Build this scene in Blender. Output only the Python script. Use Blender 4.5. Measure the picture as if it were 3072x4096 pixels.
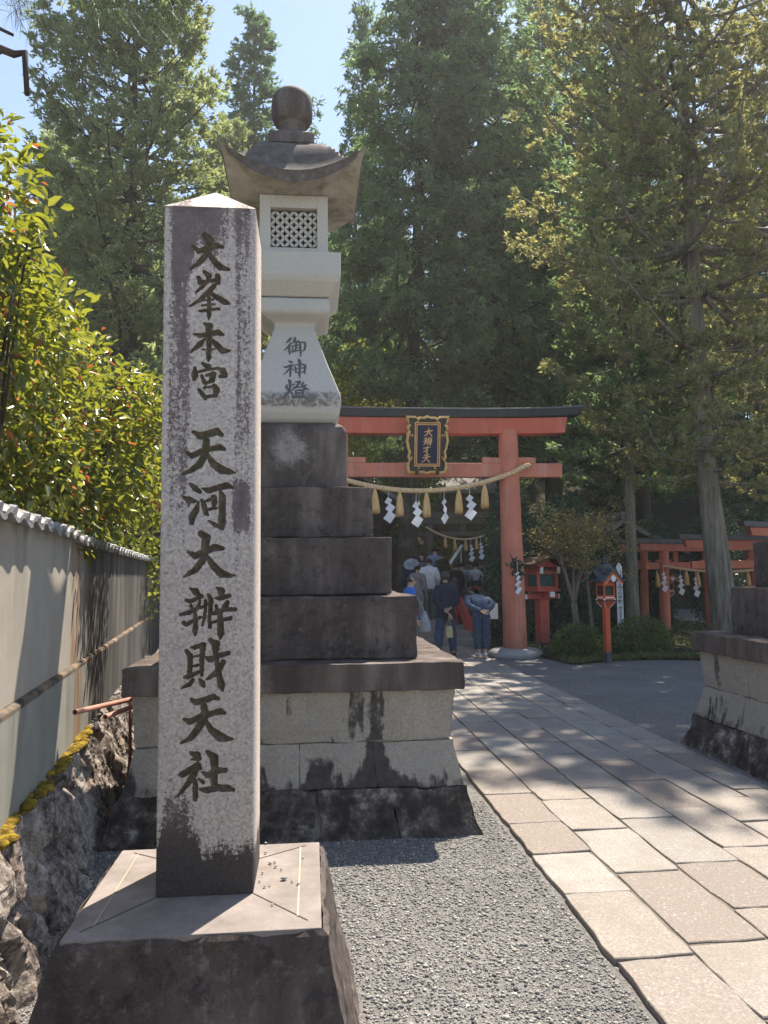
import bpy, bmesh, math, random
import numpy as np
from mathutils import Vector, Matrix, noise as mnoise
R = math.radians
SC = bpy.context.scene
COL = SC.collection
for _o in list(bpy.data.objects):
    bpy.data.objects.remove(_o)

# ------------------------------------------------------------------ camera
cd = bpy.data.cameras.new("camera")
cd.sensor_fit = 'VERTICAL'; cd.sensor_height = 36.0; cd.lens = 769.0 / 1024 * 36.0
cd.clip_start = 0.05; cd.clip_end = 1000
cam = bpy.data.objects.new("camera", cd); COL.objects.link(cam)
_r = Vector((0.99562, -0.09290, -0.01044)); _f = Vector((0.09345, 0.99224, 0.08196)); _u = _r.cross(_f)
_m = Matrix((_r, _u, -_f)).transposed().to_4x4(); _m.translation = Vector((0, 0, 1.6))
cam.matrix_world = _m
SC.camera = cam

# ------------------------------------------------------------------ light
SUN_EL, SUN_AZ = R(61), R(30)                 # azimuth measured from the path direction (+Y) towards +X
w = bpy.data.worlds.new("World"); SC.world = w; w.use_nodes = True
_bg = w.node_tree.nodes["Background"]
_sky = w.node_tree.nodes.new("ShaderNodeTexSky")
_sky.sky_type = 'NISHITA'; _sky.sun_disc = False
_sky.sun_elevation = SUN_EL; _sky.sun_rotation = SUN_AZ
_sky.air_density = 1.0; _sky.dust_density = 0.3; _sky.ozone_density = 1.0
_hs = w.node_tree.nodes.new("ShaderNodeHueSaturation"); _hs.inputs["Saturation"].default_value = 1.0
w.node_tree.links.new(_sky.outputs[0], _hs.inputs["Color"])
w.node_tree.links.new(_hs.outputs[0], _bg.inputs[0]); _bg.inputs[1].default_value = 0.088
sl = bpy.data.lights.new("sun", 'SUN'); sl.energy = 4.6; sl.angle = R(0.53); sl.color = (1.0, 0.89, 0.75)
sun = bpy.data.objects.new("sun", sl); COL.objects.link(sun)
_s = Vector((math.cos(SUN_EL) * math.sin(SUN_AZ), math.cos(SUN_EL) * math.cos(SUN_AZ), math.sin(SUN_EL)))
sun.rotation_euler = _s.to_track_quat('Z', 'Y').to_euler(); sun.location = _s * 60
SC.view_settings.view_transform = 'Standard'; SC.view_settings.look = 'None'
SC.view_settings.exposure = 1.40; SC.view_settings.gamma = 1.0
SC.render.engine = 'CYCLES'
SC.cycles.max_bounces = 8; SC.cycles.diffuse_bounces = 4; SC.cycles.transparent_max_bounces = 4
SC.cycles.transmission_bounces = 4; SC.cycles.glossy_bounces = 2
SC.cycles.sample_clamp_indirect = 4.0
SC.cycles.use_denoising = True; SC.cycles.volume_bounces = 1; SC.cycles.volume_step_rate = 4.0

# ------------------------------------------------------------------ objects
def tag(o, label=None, cat=None, group=None, kind=None):
    if label: o["label"] = label
    if cat: o["category"] = cat
    if group: o["group"] = group
    if kind: o["kind"] = kind
    return o
def thing(name, label, cat, loc=(0, 0, 0), rz=0.0, group=None):
    o = bpy.data.objects.new(name, None); COL.objects.link(o)
    o.location = loc; o.rotation_euler = (0, 0, rz); o.empty_display_size = 0.2
    return tag(o, label, cat, group)
def link_mesh(name, me, m, parent=None):
    me.materials.clear()
    for k in (m if isinstance(m, (list, tuple)) else [m]): me.materials.append(k)
    o = bpy.data.objects.new(name, me); COL.objects.link(o)
    if parent is not None: o.parent = parent
    return o
def kids(o): return [c for c in COL.objects if c.parent is o]
def copy_tree(o, loc=None, rz=None, scale=None, label=None, group=None, parent=None):
    c = o.copy(); COL.objects.link(c)
    if parent is not None: c.parent = parent
    if loc is not None: c.location = loc
    if rz is not None: c.rotation_euler = (0, 0, rz)
    if scale is not None: c.scale = scale if hasattr(scale, '__len__') else (scale,) * 3
    if label: c["label"] = label
    if group: c["group"] = group
    for ch in kids(o): copy_tree(ch, parent=c)
    return c

# ------------------------------------------------------------------ mesh builder
class MB:
    def __init__(self): self.v = []; self.f = []
    def add(self, vs, fs):
        b = len(self.v); self.v += [tuple(map(float, p)) for p in vs]
        self.f += [tuple(i + b for i in q) for q in fs]; return self
    def box(self, x0, x1, y0, y1, z0, z1):
        return self.add([(x0,y0,z0),(x1,y0,z0),(x1,y1,z0),(x0,y1,z0),(x0,y0,z1),(x1,y0,z1),(x1,y1,z1),(x0,y1,z1)],
                        [(3,2,1,0),(4,5,6,7),(0,1,5,4),(1,2,6,5),(2,3,7,6),(3,0,4,7)])
    def obox(self, c, sx, sy, sz, M):
        vs = [Vector(c) + M @ Vector((i*sx/2, j*sy/2, k*sz/2)) for k in (-1,1) for i,j in ((-1,-1),(1,-1),(1,1),(-1,1))]
        return self.add(vs, [(3,2,1,0),(4,5,6,7),(0,1,5,4),(1,2,6,5),(2,3,7,6),(3,0,4,7)])
    def tube(self, pts, rad, n=8, cap=True):
        pts = [Vector(p) for p in pts]
        if not hasattr(rad, '__len__'): rad = [rad] * len(pts)
        vs = []; fs = []; up = None
        for i, p in enumerate(pts):
            t = (pts[min(i+1, len(pts)-1)] - pts[max(i-1, 0)])
            if t.length < 1e-9: t = Vector((0,0,1))
            t.normalize()
            if up is None: up = t.orthogonal().normalized()
            a = (up - t * up.dot(t)); a = a.normalized() if a.length > 1e-6 else t.orthogonal().normalized()
            up = a; b = t.cross(a)
            for k in range(n):
                ph = 2*math.pi*k/n; vs.append(p + (a*math.cos(ph) + b*math.sin(ph)) * rad[i])
        for i in range(len(pts)-1):
            for k in range(n):
                k2 = (k+1) % n; fs.append((i*n+k, i*n+k2, (i+1)*n+k2, (i+1)*n+k))
        if cap:
            fs.append(tuple(range(n))[::-1]); fs.append(tuple(range((len(pts)-1)*n, len(pts)*n)))
        return self.add(vs, fs)
    def loops(self, rings, cap=True):
        n = len(rings[0]); vs = [p for r in rings for p in r]; fs = []
        for i in range(len(rings)-1):
            for k in range(n):
                k2 = (k+1) % n; fs.append((i*n+k, i*n+k2, (i+1)*n+k2, (i+1)*n+k))
        if cap: fs.append(tuple(range(n))[::-1]); fs.append(tuple(range((len(rings)-1)*n, len(rings)*n)))
        return self.add(vs, fs)
    def lathe(self, prof, c=(0,0,0), n=24, sq=False):
        rings = []
        for z, r in prof:
            if sq: rings.append([(c[0]+sx*r, c[1]+sy*r, c[2]+z) for sx, sy in ((-1,-1),(1,-1),(1,1),(-1,1))])
            else: rings.append([(c[0]+r*math.cos(2*math.pi*k/n), c[1]+r*math.sin(2*math.pi*k/n), c[2]+z) for k in range(n)])
        return self.loops(rings)
    def prism(self, pts, fn, d0, d1):
        """2-D outline (counter-clockwise) extruded between d0 and d1; fn(u, v, d) -> 3-D point"""
        n = len(pts)
        vs = [fn(u, v, d0) for u, v in pts] + [fn(u, v, d1) for u, v in pts]
        fs = [tuple(range(n))[::-1], tuple(range(n, 2*n))] + [(k, (k+1) % n, n+(k+1) % n, n+k) for k in range(n)]
        return self.add(vs, fs)
    def grid(self, nu, nv, fn, closed_u=False):
        vs = [fn(i/(nu if closed_u else nu-1), j/(nv-1)) for j in range(nv) for i in range(nu)]; fs = []
        for j in range(nv-1):
            for i in range(nu if closed_u else nu-1):
                i2 = (i+1) % nu; fs.append((j*nu+i, j*nu+i2, (j+1)*nu+i2, (j+1)*nu+i))
        return self.add(vs, fs)
    def build(self, name, m, parent=None, smooth=False, bevel=0.0, seg=2, fix=True):
        me = bpy.data.meshes.new(name); me.from_pydata(self.v, [], self.f); me.update()
        if fix:
            bm = bmesh.new(); bm.from_mesh(me); bmesh.ops.recalc_face_normals(bm, faces=bm.faces); bm.to_mesh(me); bm.free()
        if smooth: me.polygons.foreach_set('use_smooth', [True]*len(me.polygons))
        o = link_mesh(name, me, m, parent)
        if bevel:
            b = o.modifiers.new("bevel", 'BEVEL'); b.width = bevel; b.segments = seg; b.limit_method = 'ANGLE'; b.angle_limit = R(35)
        return o
def np_mesh(name, V, F, mi=None, smooth=False):
    """fast mesh from arrays; F (m,3) or (m,4) or a list of both"""
    me = bpy.data.meshes.new(name)
    Fs = F if isinstance(F, list) else [F]
    loops = np.concatenate([f.ravel() for f in Fs]).astype(np.int32)
    tot = np.concatenate([np.full(len(f), f.shape[1]) for f in Fs]).astype(np.int32)
    st = np.concatenate([[0], np.cumsum(tot)[:-1]]).astype(np.int32)
    me.vertices.add(len(V)); me.vertices.foreach_set('co', np.asarray(V, np.float32).ravel())
    me.loops.add(len(loops)); me.loops.foreach_set('vertex_index', loops)
    me.polygons.add(len(tot)); me.polygons.foreach_set('loop_start', st); me.polygons.foreach_set('loop_total', tot)
    if mi is not None: me.polygons.foreach_set('material_index', np.asarray(mi, np.int32))
    if smooth: me.polygons.foreach_set('use_smooth', np.ones(len(tot), bool))
    me.update(calc_edges=True); me.validate(); return me
def fbm(p, s, o=4):
    return mnoise.fractal(Vector(p) * s, 1.0, 2.0, o, noise_basis='PERLIN_ORIGINAL')
def rough(o, cut, amp, scale, seed=0.0, keep_smooth=False):
    """subdivide long edges and push the vertices about like hewn stone"""
    me = o.data; bm = bmesh.new(); bm.from_mesh(me)
    for _ in range(7):
        es = [e for e in bm.edges if e.calc_length() > cut]
        if not es: break
        bmesh.ops.subdivide_edges(bm, edges=es, cuts=1, use_grid_fill=True)
    bmesh.ops.triangulate(bm, faces=[f for f in bm.faces if len(f.verts) > 4])
    bm.normal_update()
    for v in bm.verts:
        q = v.co + Vector((seed, seed*1.7, -seed))
        d = fbm(q, scale) * amp + fbm(q, scale*3.7, 2) * amp * .35
        v.co += v.normal * d
    bm.to_mesh(me); bm.free()
    if keep_smooth: me.polygons.foreach_set('use_smooth', [True]*len(me.polygons))

# ------------------------------------------------------------------ materials
class N:
    def __init__(self, name, rough=.8, spec=.3):
        self.m = bpy.data.materials.new(name); self.m.use_nodes = True
        self.t = self.m.node_tree; self.b = self.t.nodes["Principled BSDF"]
        self.b.inputs["Roughness"].default_value = rough; self.b.inputs["Specular IOR Level"].default_value = spec
        self._c = {}
    def new(self, k, **kw):
        n = self.t.nodes.new(k)
        for a, v in kw.items(): setattr(n, a, v)
        return n
    def put(self, sock, v):
        if hasattr(v, 'is_linked') or hasattr(v, 'links'): self.t.links.new(v, sock)
        elif hasattr(v, '__len__') and sock.type == 'RGBA': sock.default_value = (*v[:3], 1)
        else: sock.default_value = v
    def obj(self):
        if 'o' not in self._c: self._c['o'] = self.new("ShaderNodeTexCoord").outputs["Object"]
        return self._c['o']
    def xyz(self):
        if 'x' not in self._c:
            s = self.new("ShaderNodeSeparateXYZ"); self.put(s.inputs[0], self.obj()); self._c['x'] = s.outputs
        return self._c['x']
    def pos(self):
        if 'p' not in self._c: self._c['p'] = self.new("ShaderNodeNewGeometry").outputs["Position"]
        return self._c['p']
    def stretch(self, s, vec=None):
        n = self.new("ShaderNodeMapping"); n.inputs["Scale"].default_value = s; self.put(n.inputs["Vector"], vec or self.obj()); return n.outputs[0]
    def noise(self, scale, detail=4, rough=.55, vec=None, dist=0.0):
        n = self.new("ShaderNodeTexNoise"); n.inputs["Scale"].default_value = scale; n.inputs["Detail"].default_value = detail
        n.inputs["Roughness"].default_value = rough; n.inputs["Distortion"].default_value = dist
        self.put(n.inputs["Vector"], vec or self.obj()); return n.outputs["Fac"]
    def vor(self, scale, vec=None, out="Color", feat='F1'):
        n = self.new("ShaderNodeTexVoronoi", feature=feat); n.inputs["Scale"].default_value = scale
        self.put(n.inputs["Vector"], vec or self.obj()); return n.outputs[out]
    def ramp(self, fac, stops):
        n = self.new("ShaderNodeValToRGB"); e = n.color_ramp.elements
        while len(e) < len(stops): e.new(.5)
        for k, (p, c) in enumerate(stops):
            e[k].position = p; e[k].color = (*c[:3], 1) if hasattr(c, '__len__') else (c, c, c, 1)
        self.put(n.inputs[0], fac); return n.outputs[0]
    def mix(self, fac, a, b, mode='MIX'):
        n = self.new("ShaderNodeMix", data_type='RGBA', blend_type=mode)
        self.put(n.inputs[0], fac); self.put(n.inputs[6], a); self.put(n.inputs[7], b); return n.outputs[2]
    def math(self, op, a, b=0.0, clamp=False):
        n = self.new("ShaderNodeMath", operation=op, use_clamp=clamp); self.put(n.inputs[0], a); self.put(n.inputs[1], b); return n.outputs[0]
    def sstep(self, v, a, b):
        n = self.new("ShaderNodeMapRange", interpolation_type='SMOOTHSTEP'); self.put(n.inputs[0], v)
        n.inputs[1].default_value = a; n.inputs[2].default_value = b; return n.outputs[0]
    def lin(self, v, a, b, c=0.0, d=1.0):
        n = self.new("ShaderNodeMapRange"); self.put(n.inputs[0], v)
        for k, q in zip((1,2,3,4), (a,b,c,d)): n.inputs[k].default_value = q
        return n.outputs[0]
    def band(self, v, c, hw, soft):
        return self.sstep(self.math('ABSOLUTE', self.math('SUBTRACT', v, c)), hw + soft, hw)
    def rnd(self, kind='island'):
        if kind == 'island': return self.new("ShaderNodeNewGeometry").outputs["Random Per Island"]
        return self.new("ShaderNodeObjectInfo").outputs["Random"]
    def bump(self, h, strength=.3, dist=.01, prev=None):
        n = self.new("ShaderNodeBump"); n.inputs["Strength"].default_value = strength; n.inputs["Distance"].default_value = dist
        self.put(n.inputs["Height"], h)
        if prev is not None: self.put(n.inputs["Normal"], prev)
        return n.outputs[0]
    def done(self, col, rough=None, normal=None, metal=None):
        self.put(self.b.inputs["Base Color"], col)
        if rough is not None: self.put(self.b.inputs["Roughness"], rough)
        if normal is not None: self.put(self.b.inputs["Normal"], normal)
        if metal is not None: self.b.inputs["Metallic"].default_value = metal
        return self.m
    def leaf(self, col, trans, amt=.4, rough=.5, spec=.3):
        """leaf: glossy front plus light coming through from behind"""
        self.done(col, rough); self.b.inputs["Specular IOR Level"].default_value = spec
        tr = self.new("ShaderNodeBsdfTranslucent"); self.put(tr.inputs[0], trans)
        ms = self.new("ShaderNodeMixShader"); ms.inputs[0].default_value = amt
        self.t.links.new(self.b.outputs[0], ms.inputs[1]); self.t.links.new(tr.outputs[0], ms.inputs[2])
        self.t.links.new(ms.outputs[0], self.t.nodes["Material Output"].inputs[0]); return self.m
def speck(n, base, dark, light, sc=260):
    a = n.noise(sc, 2, .7); b = n.vor(sc*1.1)
    c = n.ramp(a, [(.30, dark), (.46, base), (.60, base), (.74, light)])
    g = n.new("ShaderNodeRGBToBW"); n.put(g.inputs[0], b)
    return n.mix(.35, c, n.ramp(g.outputs[0], [(.15, dark), (.5, base), (.9, light)]))
def plain(name, col, rough=.7, spec=.3, var=.12, sc=6, bump=0.0, metal=None):
    n = N(name, rough, spec); f = n.noise(sc, 5, .6)
    lo = [c*(1-var) for c in col]; hi = [min(1, c*(1+var)) for c in col]
    c = n.ramp(f, [(.3, lo), (.7, hi)])
    nm = n.bump(n.noise(sc*12, 4, .6), bump, .004) if bump else None
    return n.done(c, None, nm, metal)
PILLAR_STROKES = "-17,2153,9.6 -1,2135,12.7 -5,2115,9.9 -11,2088,9.9 -30,2061,9.3 -64,2033,3.4|-59,2112,2.8 -36,2096,9.0 -5,2106,9.9 20,2117,10.7 43,2112,5.1|-5,2091,6.2 15,2062,9.3 35,2042,11.3 64,2035,4.2|-19,2026,5.1 -3,2011,9.3 -4,1994,7.1|-37,2005,5.6 -30,1987,7.9|-32,1987,7.9 -4,1992,5.6 24,1996,7.9|26,2012,7.9 27,1989,8.5|-13,1982,4.2 -29,1968,6.2 -47,1952,1.7|15,1977,7.9 -4,1956,7.9 -29,1929,7.1 -64,1905,2.8|-1,1953,4.2 27,1936,9.3 50,1922,10.2 68,1916,2.8|-22,1925,2.3 -4,1929,3.9 13,1930,2.8|-25,1908,2.3 -4,1912,4.5 17,1914,2.8|-33,1889,3.4 -4,1893,5.1 31,1898,4.5|-2,1938,5.6 -1,1909,7.6 -1,1877,7.6 -3,1858,1.7|-17,1846,2.8 0,1838,11.3 -1,1807,10.2 -1,1764,7.9 -2,1732,8.5 -2,1719,2.8|-50,1809,2.8 -31,1804,7.9 0,1811,7.1 28,1816,9.6 45,1809,3.9|-14,1795,3.4 -30,1775,8.5 -59,1748,3.4|7,1793,3.9 28,1770,10.2 45,1754,10.2 70,1755,2.3|-23,1757,2.5 -2,1758,3.7 18,1759,2.5|-21,1710,3.9 -2,1697,10.7 5,1693,2.8|-46,1694,4.5 -46,1671,11.3 -49,1655,5.6|-35,1681,3.4 -5,1689,4.5 31,1695,3.9 45,1686,10.2 51,1672,10.2 34,1666,3.4|-24,1668,4.5 -14,1645,6.8|-10,1668,3.4 11,1676,5.6|14,1674,9.6 11,1654,9.6 -2,1645,3.4|-13,1641,3.9 1,1648,5.1|-7,1640,2.5 -18,1625,2.5|-33,1621,5.1 -18,1602,7.3 -11,1589,4.5|-15,1627,2.8 12,1633,5.1|18,1633,8.5 26,1621,10.7 20,1603,7.3|-12,1598,5.1 24,1601,5.1|-50,1480,3.9 -28,1465,11.3 3,1473,11.8 27,1481,11.8 44,1469,6.2|-71,1411,3.9 -52,1399,9.6 -19,1415,8.5 9,1422,7.9 36,1427,10.2 53,1421,5.1|-7,1448,11.8 -7,1422,11.8 -11,1400,11.8 -29,1369,11.3 -57,1349,7.9 -85,1337,2.3|1,1397,5.6 17,1371,11.3 45,1352,13.5 67,1346,9.6 91,1342,1.7|-58,1307,2.8 -42,1291,9.6 -26,1279,6.2|-80,1263,2.8 -61,1253,11.3 -39,1248,3.9|-61,1245,4.5 -62,1231,1.7|-30,1245,2.8 -39,1217,10.2 -50,1195,11.8 -51,1178,7.1|-18,1291,2.8 1,1284,9.6 32,1293,9.6 59,1300,11.3 78,1294,5.6|40,1280,3.9 47,1262,10.7 47,1220,10.4 46,1181,12.4 46,1161,8.5 27,1169,6.5 2,1185,1.4|-20,1253,3.9 -12,1231,8.5 -6,1209,7.3 2,1202,2.3|-7,1249,3.4 15,1256,6.2|19,1259,9.6 21,1245,9.6 18,1231,5.1|-1,1220,3.7 16,1225,4.5 29,1225,3.4|-22,1142,9.6 -3,1129,13.0 -8,1106,12.4 -8,1084,11.8 -16,1053,10.7 -40,1023,10.2 -75,1001,2.8|-62,1083,3.9 -40,1069,10.2 -8,1084,9.6 25,1096,11.8 49,1094,6.2|-2,1067,5.6 17,1039,10.2 45,1011,12.4 66,1005,9.0 90,1005,1.7|-53,964,3.4 -37,953,10.8 -30,947,6.8|-67,926,4.1 -52,922,6.1 -17,938,6.1|-51,908,5.4 -47,898,4.7|-23,924,3.4 -28,904,6.8|-86,879,4.7 -59,885,6.8 -33,899,6.1 -13,904,5.4|-74,854,6.8 -65,847,6.8 -45,860,5.4 -21,870,4.7|-39,891,4.7 -36,858,7.4 -37,826,8.1 -37,813,2.7|-5,923,4.7 -5,897,5.4 -8,868,5.1 -14,845,3.0|4,943,4.7 12,927,8.8 10,894,6.1 8,858,6.1 10,838,5.4|32,964,4.1 45,954,12.2 45,944,8.1|27,931,3.4 42,931,8.1 71,939,6.1|29,907,5.4 32,893,6.1|65,916,7.4 58,900,10.8|16,880,4.7 29,884,7.4 58,895,6.8 91,894,6.1|16,853,4.7 39,859,5.4 75,866,6.1|42,883,6.8 44,850,10.8 44,818,10.8 43,801,4.1|-64,764,4.7 -52,745,8.8 -52,712,8.1 -55,690,6.8|-49,774,2.7 -38,774,6.8 -12,783,7.4|-11,780,9.5 -15,744,7.4 -15,705,7.4 -15,685,4.7|-44,744,3.0 -25,747,4.4|-42,714,3.0 -25,718,4.4|-69,680,4.1 -58,680,7.4 -24,695,5.1|-43,670,6.8 -53,657,7.4 -79,645,2.7|-21,671,4.7 -13,660,8.1 -8,650,4.7|10,797,5.4 30,782,12.9 27,756,8.1 33,730,7.4 40,684,8.8 47,652,11.5 52,635,4.7|-1,740,4.1 12,734,9.5 40,746,8.1 69,754,6.8|53,725,8.8 43,707,8.8 27,688,8.5 2,672,4.1|-48,609,4.1 -33,599,9.5 2,608,9.5 21,615,9.5 38,608,5.4|-69,547,4.1 -52,538,8.8 -20,553,8.8 15,562,8.8 44,569,9.5 59,563,4.7|-7,588,9.5 -4,569,11.5 -9,544,12.2 -26,515,11.2 -45,490,9.5 -78,472,2.7|1,537,5.4 16,511,10.2 45,488,14.2 67,482,8.8 87,480,1.4|-48,441,4.7 -28,432,12.2 -22,423,8.8 -47,420,2.0|-84,374,3.4 -72,374,9.5 -47,389,9.5 -25,400,11.2 -18,391,6.1|-28,391,8.1 -41,366,10.2 -59,341,8.1 -88,306,2.7|-32,353,6.1 -32,322,9.1 -32,296,6.8 -32,290,2.0|-21,358,3.4 -8,348,5.4|3,444,4.7 26,424,14.2 28,396,11.5 27,364,10.5 27,332,9.5|-10,379,3.4 7,369,8.1 36,383,10.2 62,383,7.4|-16,326,4.7 4,323,10.2 36,329,9.8 68,327,10.8 88,320,4.7"
LANTERN_STROKES = "-25,3406,8.6 -41,3385,9.4 -61,3366,3.1|-24,3365,7.0 -45,3332,7.8 -75,3299,2.3|-37,3336,6.3 -37,3304,9.4 -33,3272,5.5|6,3414,5.5 6,3394,11.7 -10,3365,3.9|-10,3369,3.9 34,3380,7.8|-22,3337,3.9 6,3345,5.5 38,3350,4.7|16,3374,6.3 14,3329,7.0 10,3297,5.5|-10,3325,4.7 -12,3292,5.5|-16,3288,6.3 6,3297,7.0 38,3305,3.9|22,3325,3.1 38,3328,3.1|42,3374,7.0 47,3334,7.8 49,3285,7.8 49,3253,3.1|46,3372,5.5 81,3373,7.8|83,3371,8.6 83,3335,7.0 77,3306,7.0 65,3298,3.9|-41,3211,3.9 -22,3203,8.6 -10,3201,3.9|-73,3160,5.5 -57,3158,7.0 -26,3175,7.8 -4,3179,5.5|-14,3175,7.0 -33,3143,7.8 -75,3096,2.0|-24,3143,6.3 -26,3110,7.8 -28,3082,5.5|-14,3143,3.1 -4,3139,5.5|6,3167,4.7 14,3139,7.8 14,3115,5.5|12,3180,3.9 53,3188,5.5 81,3177,9.4|83,3173,9.4 81,3136,7.8 79,3108,5.5|22,3149,3.9 69,3154,4.7|18,3113,3.9 77,3122,4.7|33,3226,7.0 43,3208,12.5 43,3164,8.6 41,3103,8.6 43,3069,3.9|-51,3014,2.3 -53,2989,10.9 -47,2972,5.5|-12,3010,4.7 2,3016,7.0|-37,3048,7.8 -28,3038,10.9 -28,2986,9.4 -37,2950,9.4 -73,2907,2.3|-22,2958,3.9 -10,2932,7.8|10,3034,3.9 45,3039,8.6 21,2998,8.6 -14,2966,3.9|53,3019,3.9 80,2987,10.2 112,2971,3.1|71,3031,6.3 63,3019,4.7|92,3011,5.5 76,3007,5.5|-6,2994,3.1 6,2992,3.9|25,2990,4.7 57,2995,5.5|14,2966,3.9 17,2950,8.6|21,2966,4.7 72,2969,9.4|72,2967,8.6 63,2951,7.0|21,2944,3.9 61,2949,4.7|14,2938,4.7 21,2924,6.3|72,2943,4.7 61,2925,6.3|-10,2910,6.3 37,2914,7.8 94,2911,6.3"
PLAQUE_STROKES = "-115,234,8.3 -61,245,9.6 31,260,9.6|-43,302,8.3 -44,246,9.6 -69,188,9.6 -130,156,5.5|-33,231,8.3 -5,189,9.6 22,157,9.6|-91,135,6.9 -85,110,6.9|-124,103,6.2 -70,114,6.2|-106,96,5.5 -103,75,5.5|-74,100,5.5 -82,78,5.5|-131,64,6.2 -67,75,6.2|-128,35,6.2 -71,50,6.2|-96,60,6.9 -104,18,6.9 -136,-7,5.5|-45,128,6.2 -28,118,6.2|-71,93,5.5 -21,100,5.5|-60,75,5.5 -25,79,5.5|-61,57,5.5 -25,61,5.5|-68,36,5.5 -65,0,5.5|-68,36,5.5 -22,40,5.5 -26,1,5.5|-65,0,5.5 -26,4,5.5|1,136,6.9 0,111,6.9|-21,100,6.2 25,107,6.2|-10,96,5.5 -7,75,5.5|18,97,5.5 11,79,5.5|-18,64,6.2 25,72,6.2|-18,36,6.2 24,43,6.2|3,61,6.9 -1,-14,6.2|-137,-71,7.6 -80,-64,8.3 -13,-49,8.3|-65,-32,6.9 -63,-95,8.9 -67,-166,8.3 -95,-145,5.5|-66,-81,6.9 -95,-117,7.6 -138,-138,5.5|-117,-202,7.6 -32,-191,8.3|-146,-248,7.6 -83,-237,8.3 -5,-226,8.3|-71,-202,6.9 -83,-258,8.9 -112,-301,8.3 -165,-329,5.5|-76,-258,6.9 -41,-308,8.9 -13,-336,8.3"
# ================================================================== stone materials
def m_pillar():
    n = N("pillar_granite", .85, .2); x, y, z = n.xyz()
    base = speck(n, (.48,.42,.375), (.16,.13,.12), (.72,.655,.59), 105)
    big = n.noise(5, 3, .6)
    base = n.mix(n.lin(big, .35, .7, 0, .35), base, (.34,.30,.29))
    verm = n.noise(95, 3, .8, dist=.6)                     # worm-like lichen
    streak = n.noise(1, 4, .65, n.stretch((34, 34, 2.2)))
    top = n.math('MULTIPLY', n.math('MULTIPLY', n.sstep(z, 2.52, 2.84), n.sstep(z, 2.858, 2.85)), n.band(x, -.022, .045, .095))
    edge = n.math('ADD', n.band(x, -.098, .018, .04), n.math('MULTIPLY', n.band(x, .108, .012, .035), .9))
    edge = n.math('MULTIPLY', edge, n.math('ADD', n.math('MULTIPLY', n.sstep(z, 1.2, 2.2), .30), .05))
    foot = n.math('MULTIPLY', n.sstep(z, .84, .60), .72)
    lft = n.math('MULTIPLY', n.band(x, -.085, .035, .05), n.math('MULTIPLY', n.sstep(z, 1.05, .80), .36))
    spot = n.math('MULTIPLY', n.band(x, .105, .014, .03), n.math('MULTIPLY', n.band(z, 1.83, .04, .07), .30))
    w = n.math('ADD', n.math('ADD', n.math('MULTIPLY', top, .50), edge), n.math('ADD', foot, n.math('ADD', lft, spot)))
    w = n.math('ADD', w, n.math('MULTIPLY', n.math('SUBTRACT', streak, .5), .75))
    f = n.math('ADD', n.math('MULTIPLY', verm, .9), w)
    mask = n.sstep(f, .70, .80)
    dark = n.mix(n.sstep(z, 1.0, .7), n.ramp(n.noise(30, 3), [(.3, (.085,.062,.064)), (.7, (.16,.125,.125))]), (.022,.018,.018))
    col = n.mix(n.math('MULTIPLY', mask, .9), base, dark)
    nm = n.bump(n.noise(220, 3, .7), .35, .003)
    return n.done(col, None, nm)
def m_carve():
    n = N("carved_stroke", .9, .15)
    c = n.ramp(n.noise(45, 4, .7), [(.28, (.060,.048,.035)), (.5, (.115,.092,.066)), (.72, (.19,.155,.115))])
    c = n.mix(n.math('MULTIPLY', n.sstep(n.noise(9, 3), .55, .68), .5), c, (.085,.085,.035))
    return n.done(c, None, n.bump(n.noise(160, 3), .4, .003))
def m_darkstone(name="dark_granite", seed=0.0, k=1.0, patch=None, flaky=0.0):
    n = N(name, .8, .25); x, y, z = n.xyz()
    sh = n.new("ShaderNodeMapping"); sh.inputs["Location"].default_value = (seed, seed*2, seed); n.put(sh.inputs[0], n.obj()); v = sh.outputs[0]
    st = n.noise(1, 5, .6, n.stretch((6, 6, .9), v))
    big = n.noise(2.2, 4, .6, v)
    c = n.ramp(st, [(.34, (.034*k,.026*k,.023*k)), (.5, (.082*k,.064*k,.056*k)), (.66, (.165*k,.135*k,.12*k))])
    c = n.mix(n.lin(big, .4, .7, 0, .75), c, (.042*k,.031*k,.028*k))
    fl = n.sstep(n.math('ADD', n.math('MULTIPLY', n.noise(24, 5, .8, v), .75), n.math('MULTIPLY', n.noise(1, 3, .6, n.stretch((5,5,1.1), v)), .5)), .675, .78)
    c = n.mix(n.math('MULTIPLY', fl, .36), c, (.28,.235,.20))
    if flaky:
        c = n.mix(n.math('MULTIPLY', n.sstep(n.noise(16, 6, .8, v), .52, .66), flaky), c, (.24,.20,.175)); c = n.mix(n.math('MULTIPLY', n.sstep(n.noise(9, 6, .75, v), .50, .38), .8), c, (.030,.024,.022))
    if patch:
        f = n.math('MULTIPLY', n.band(x, *patch[0]), n.band(z, *patch[1])); f = n.sstep(n.math('ADD', n.math('MULTIPLY', f, .40), n.math('MULTIPLY', n.noise(11, 6, .8, v), 1.0)), .62, .98)
        c = n.mix(n.math('MULTIPLY', f, .8), c, (.40,.38,.36))
    c = n.mix(.22, c, speck(n, (.08,.068,.064), (.03,.026,.026), (.2,.18,.17), 130))
    return n.done(c, n.lin(big, .3, .7, .7, .95), n.bump(n.noise(140, 4, .7), .35, .004))
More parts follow.
